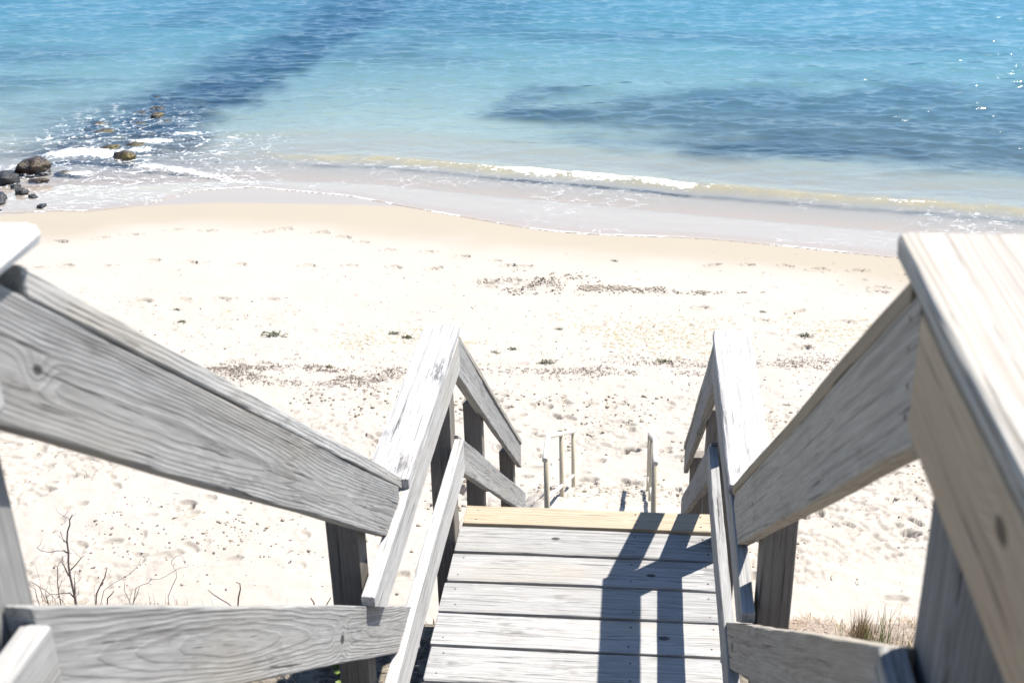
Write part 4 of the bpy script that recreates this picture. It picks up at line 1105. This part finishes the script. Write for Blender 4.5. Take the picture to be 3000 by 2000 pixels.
lumps('sand_clods', CLOD, np.concatenate([sample(2600, -4.8, 4.4, 11.0, 15.8, lambda X, Y: sstep(0.45, 0.6, fbm(X * 1.4 + 2, Y * 1.4, 3))),
      sample(1500, -2.9, 2.2, 20.0, 21.6, lambda X, Y: np.maximum(np.exp(-((Y - 20.55 - 0.04 * X) / np.interp(X, [-2.6, -1.5, 0, 2], [0.30, 0.2, 0.12, 0.05])) ** 2), 0.5 * np.exp(-(((X + 1.7) / 0.7) ** 2 + ((Y - 20.95) / 0.4) ** 2))) * sstep(0.36, 0.6, fbm(X * 2.6, Y * 2.6, 3)))]), 0.006, 0.028, 0.7, label='crumbled clods of sand in churned-up patches', cat='sand')
ribbons('bluff_litter', DRY, sample(4200, -4.2, 3.0, 2.6, 4.75, lambda X, Y: 0.35 + 0.65 * fbm(X * 2, Y * 2, 2)), 0.03, 0.14, 0.002, 0.05, label='matted dry stems covering the bluff edge', cat='litter')
ml = sample(1300, -2.72, -2.05, 4.30, 4.62, lambda X, Y: sstep(0.3, 0.6, fbm(X * 5, Y * 3, 2)))
mz = ground(ml[:, 0], ml[:, 1]) + rng.random(len(ml)) * 0.055
ribbons('matted_twigs', DRY, np.concatenate([ml, mz[:, None]], 1), 0.03, 0.10, 0.0012, 0.03, label='low mat of fine dead twigs at the dead shrub foot', cat='litter')

# countable seaweed clumps
CL = [(-5.78, 17.64, 0.30, SEAGREEN, 'flat dark green seaweed clump left of the landing railing'), (-3.91, 18.0, 0.17, SEAGREEN, 'green seaweed tuft left of the bleached railing tip'), (-3.66, 17.83, 0.20, SEAWEED, 'dark seaweed heap touching the bleached railing tip'),
      (2.66, 18.46, 0.24, SEAGREEN, 'dark green seaweed lump between the two right rails'), (-0.48, 22.18, 0.12, SEAGREEN, 'small dark green seaweed piece near the wet sand'), (2.08, 19.62, 0.12, SEAGREEN, 'seaweed bit right of the dug sand'),
      (-4.57, 16.34, 0.14, SEAWEED, 'black seaweed knot at the end of the dark wrack line'), (-7.46, 18.11, 0.14, SEAWEED, 'seaweed clump above the left sloping rail'), (-7.77, 18.73, 0.11, SEAWEED, 'small seaweed curl above the left sloping rail'),
      (-1.93, 17.5, 0.14, SEAGREEN, 'yellow-green seaweed piece right of the bleached railing'), (-2.2, 17.34, 0.12, SEAGREEN, 'greenish seaweed scrap close to the bleached railing'), (-1.27, 18.42, 0.12, SEAWEED, 'brown seaweed curl in the middle of the beach'),
      (2.62, 17.9, 0.18, WRACK, 'brown driftwood-like wrack below the green lump on the right'), (-1.35, 16.95, 0.22, SEAWEED, 'dark wrack heap on the wrack line at centre'), (-7.0, 16.35, 0.2, SEAWEED, 'dark wrack heap beside the left rail'),
      (1.6, 18.3, 0.14, SEAWEED, 'brown seaweed left of the right railing tip'), (0.4, 17.2, 0.2, SEAWEED, 'wrack heap left of the right railing tip')]
for (x, y, s, m, lab) in CL:
    n = 40; s *= 0.66
    p = np.stack([x + rng.normal(0, s * 0.32, n), y + rng.normal(0, s * 0.20, n)], 1)
    p = np.concatenate([p, (ground(p[:, 0], p[:, 1]) + rng.random(n) * s * 0.16)[:, None]], 1)
    ribbons('seaweed_clump', m, p, s * 0.25, s * 0.8, s * 0.045, s * 0.16, kind=None, label=lab, cat='seaweed')['group'] = 'seaweed clumps on the beach'
# pieces of driftwood reed and the single stones seen under the left rail
def stick(p0, p1, r, lab):
    a = np.array([p0, ((p0[0] + p1[0]) / 2 + 0.01, (p0[1] + p1[1]) / 2), p1])
    z = ground(a[:, 0], a[:, 1])
    o = tube(None, 'reed_stick', [(a[i, 0], a[i, 1], z[i] + r + 0.008) for i in range(3)], r, STRAW, 6, r * 0.6)
    tag(o, lab, 'stick')
stick((-5.25, 11.62), (-4.92, 11.80), 0.008, 'straw-coloured reed stick on the sand below the left rail')
stick((-6.25, 12.85), (-5.95, 12.92), 0.006, 'pale thin stick farther left on the sand')
boulder(-4.28, 12.45, toe(-4.28, 12.45) + 0.02, 0.05, 0.04, 0.035, 0.3, 71, GRANITE, 'single brown stone just under the left sloping rail', sub=2, name='stone')
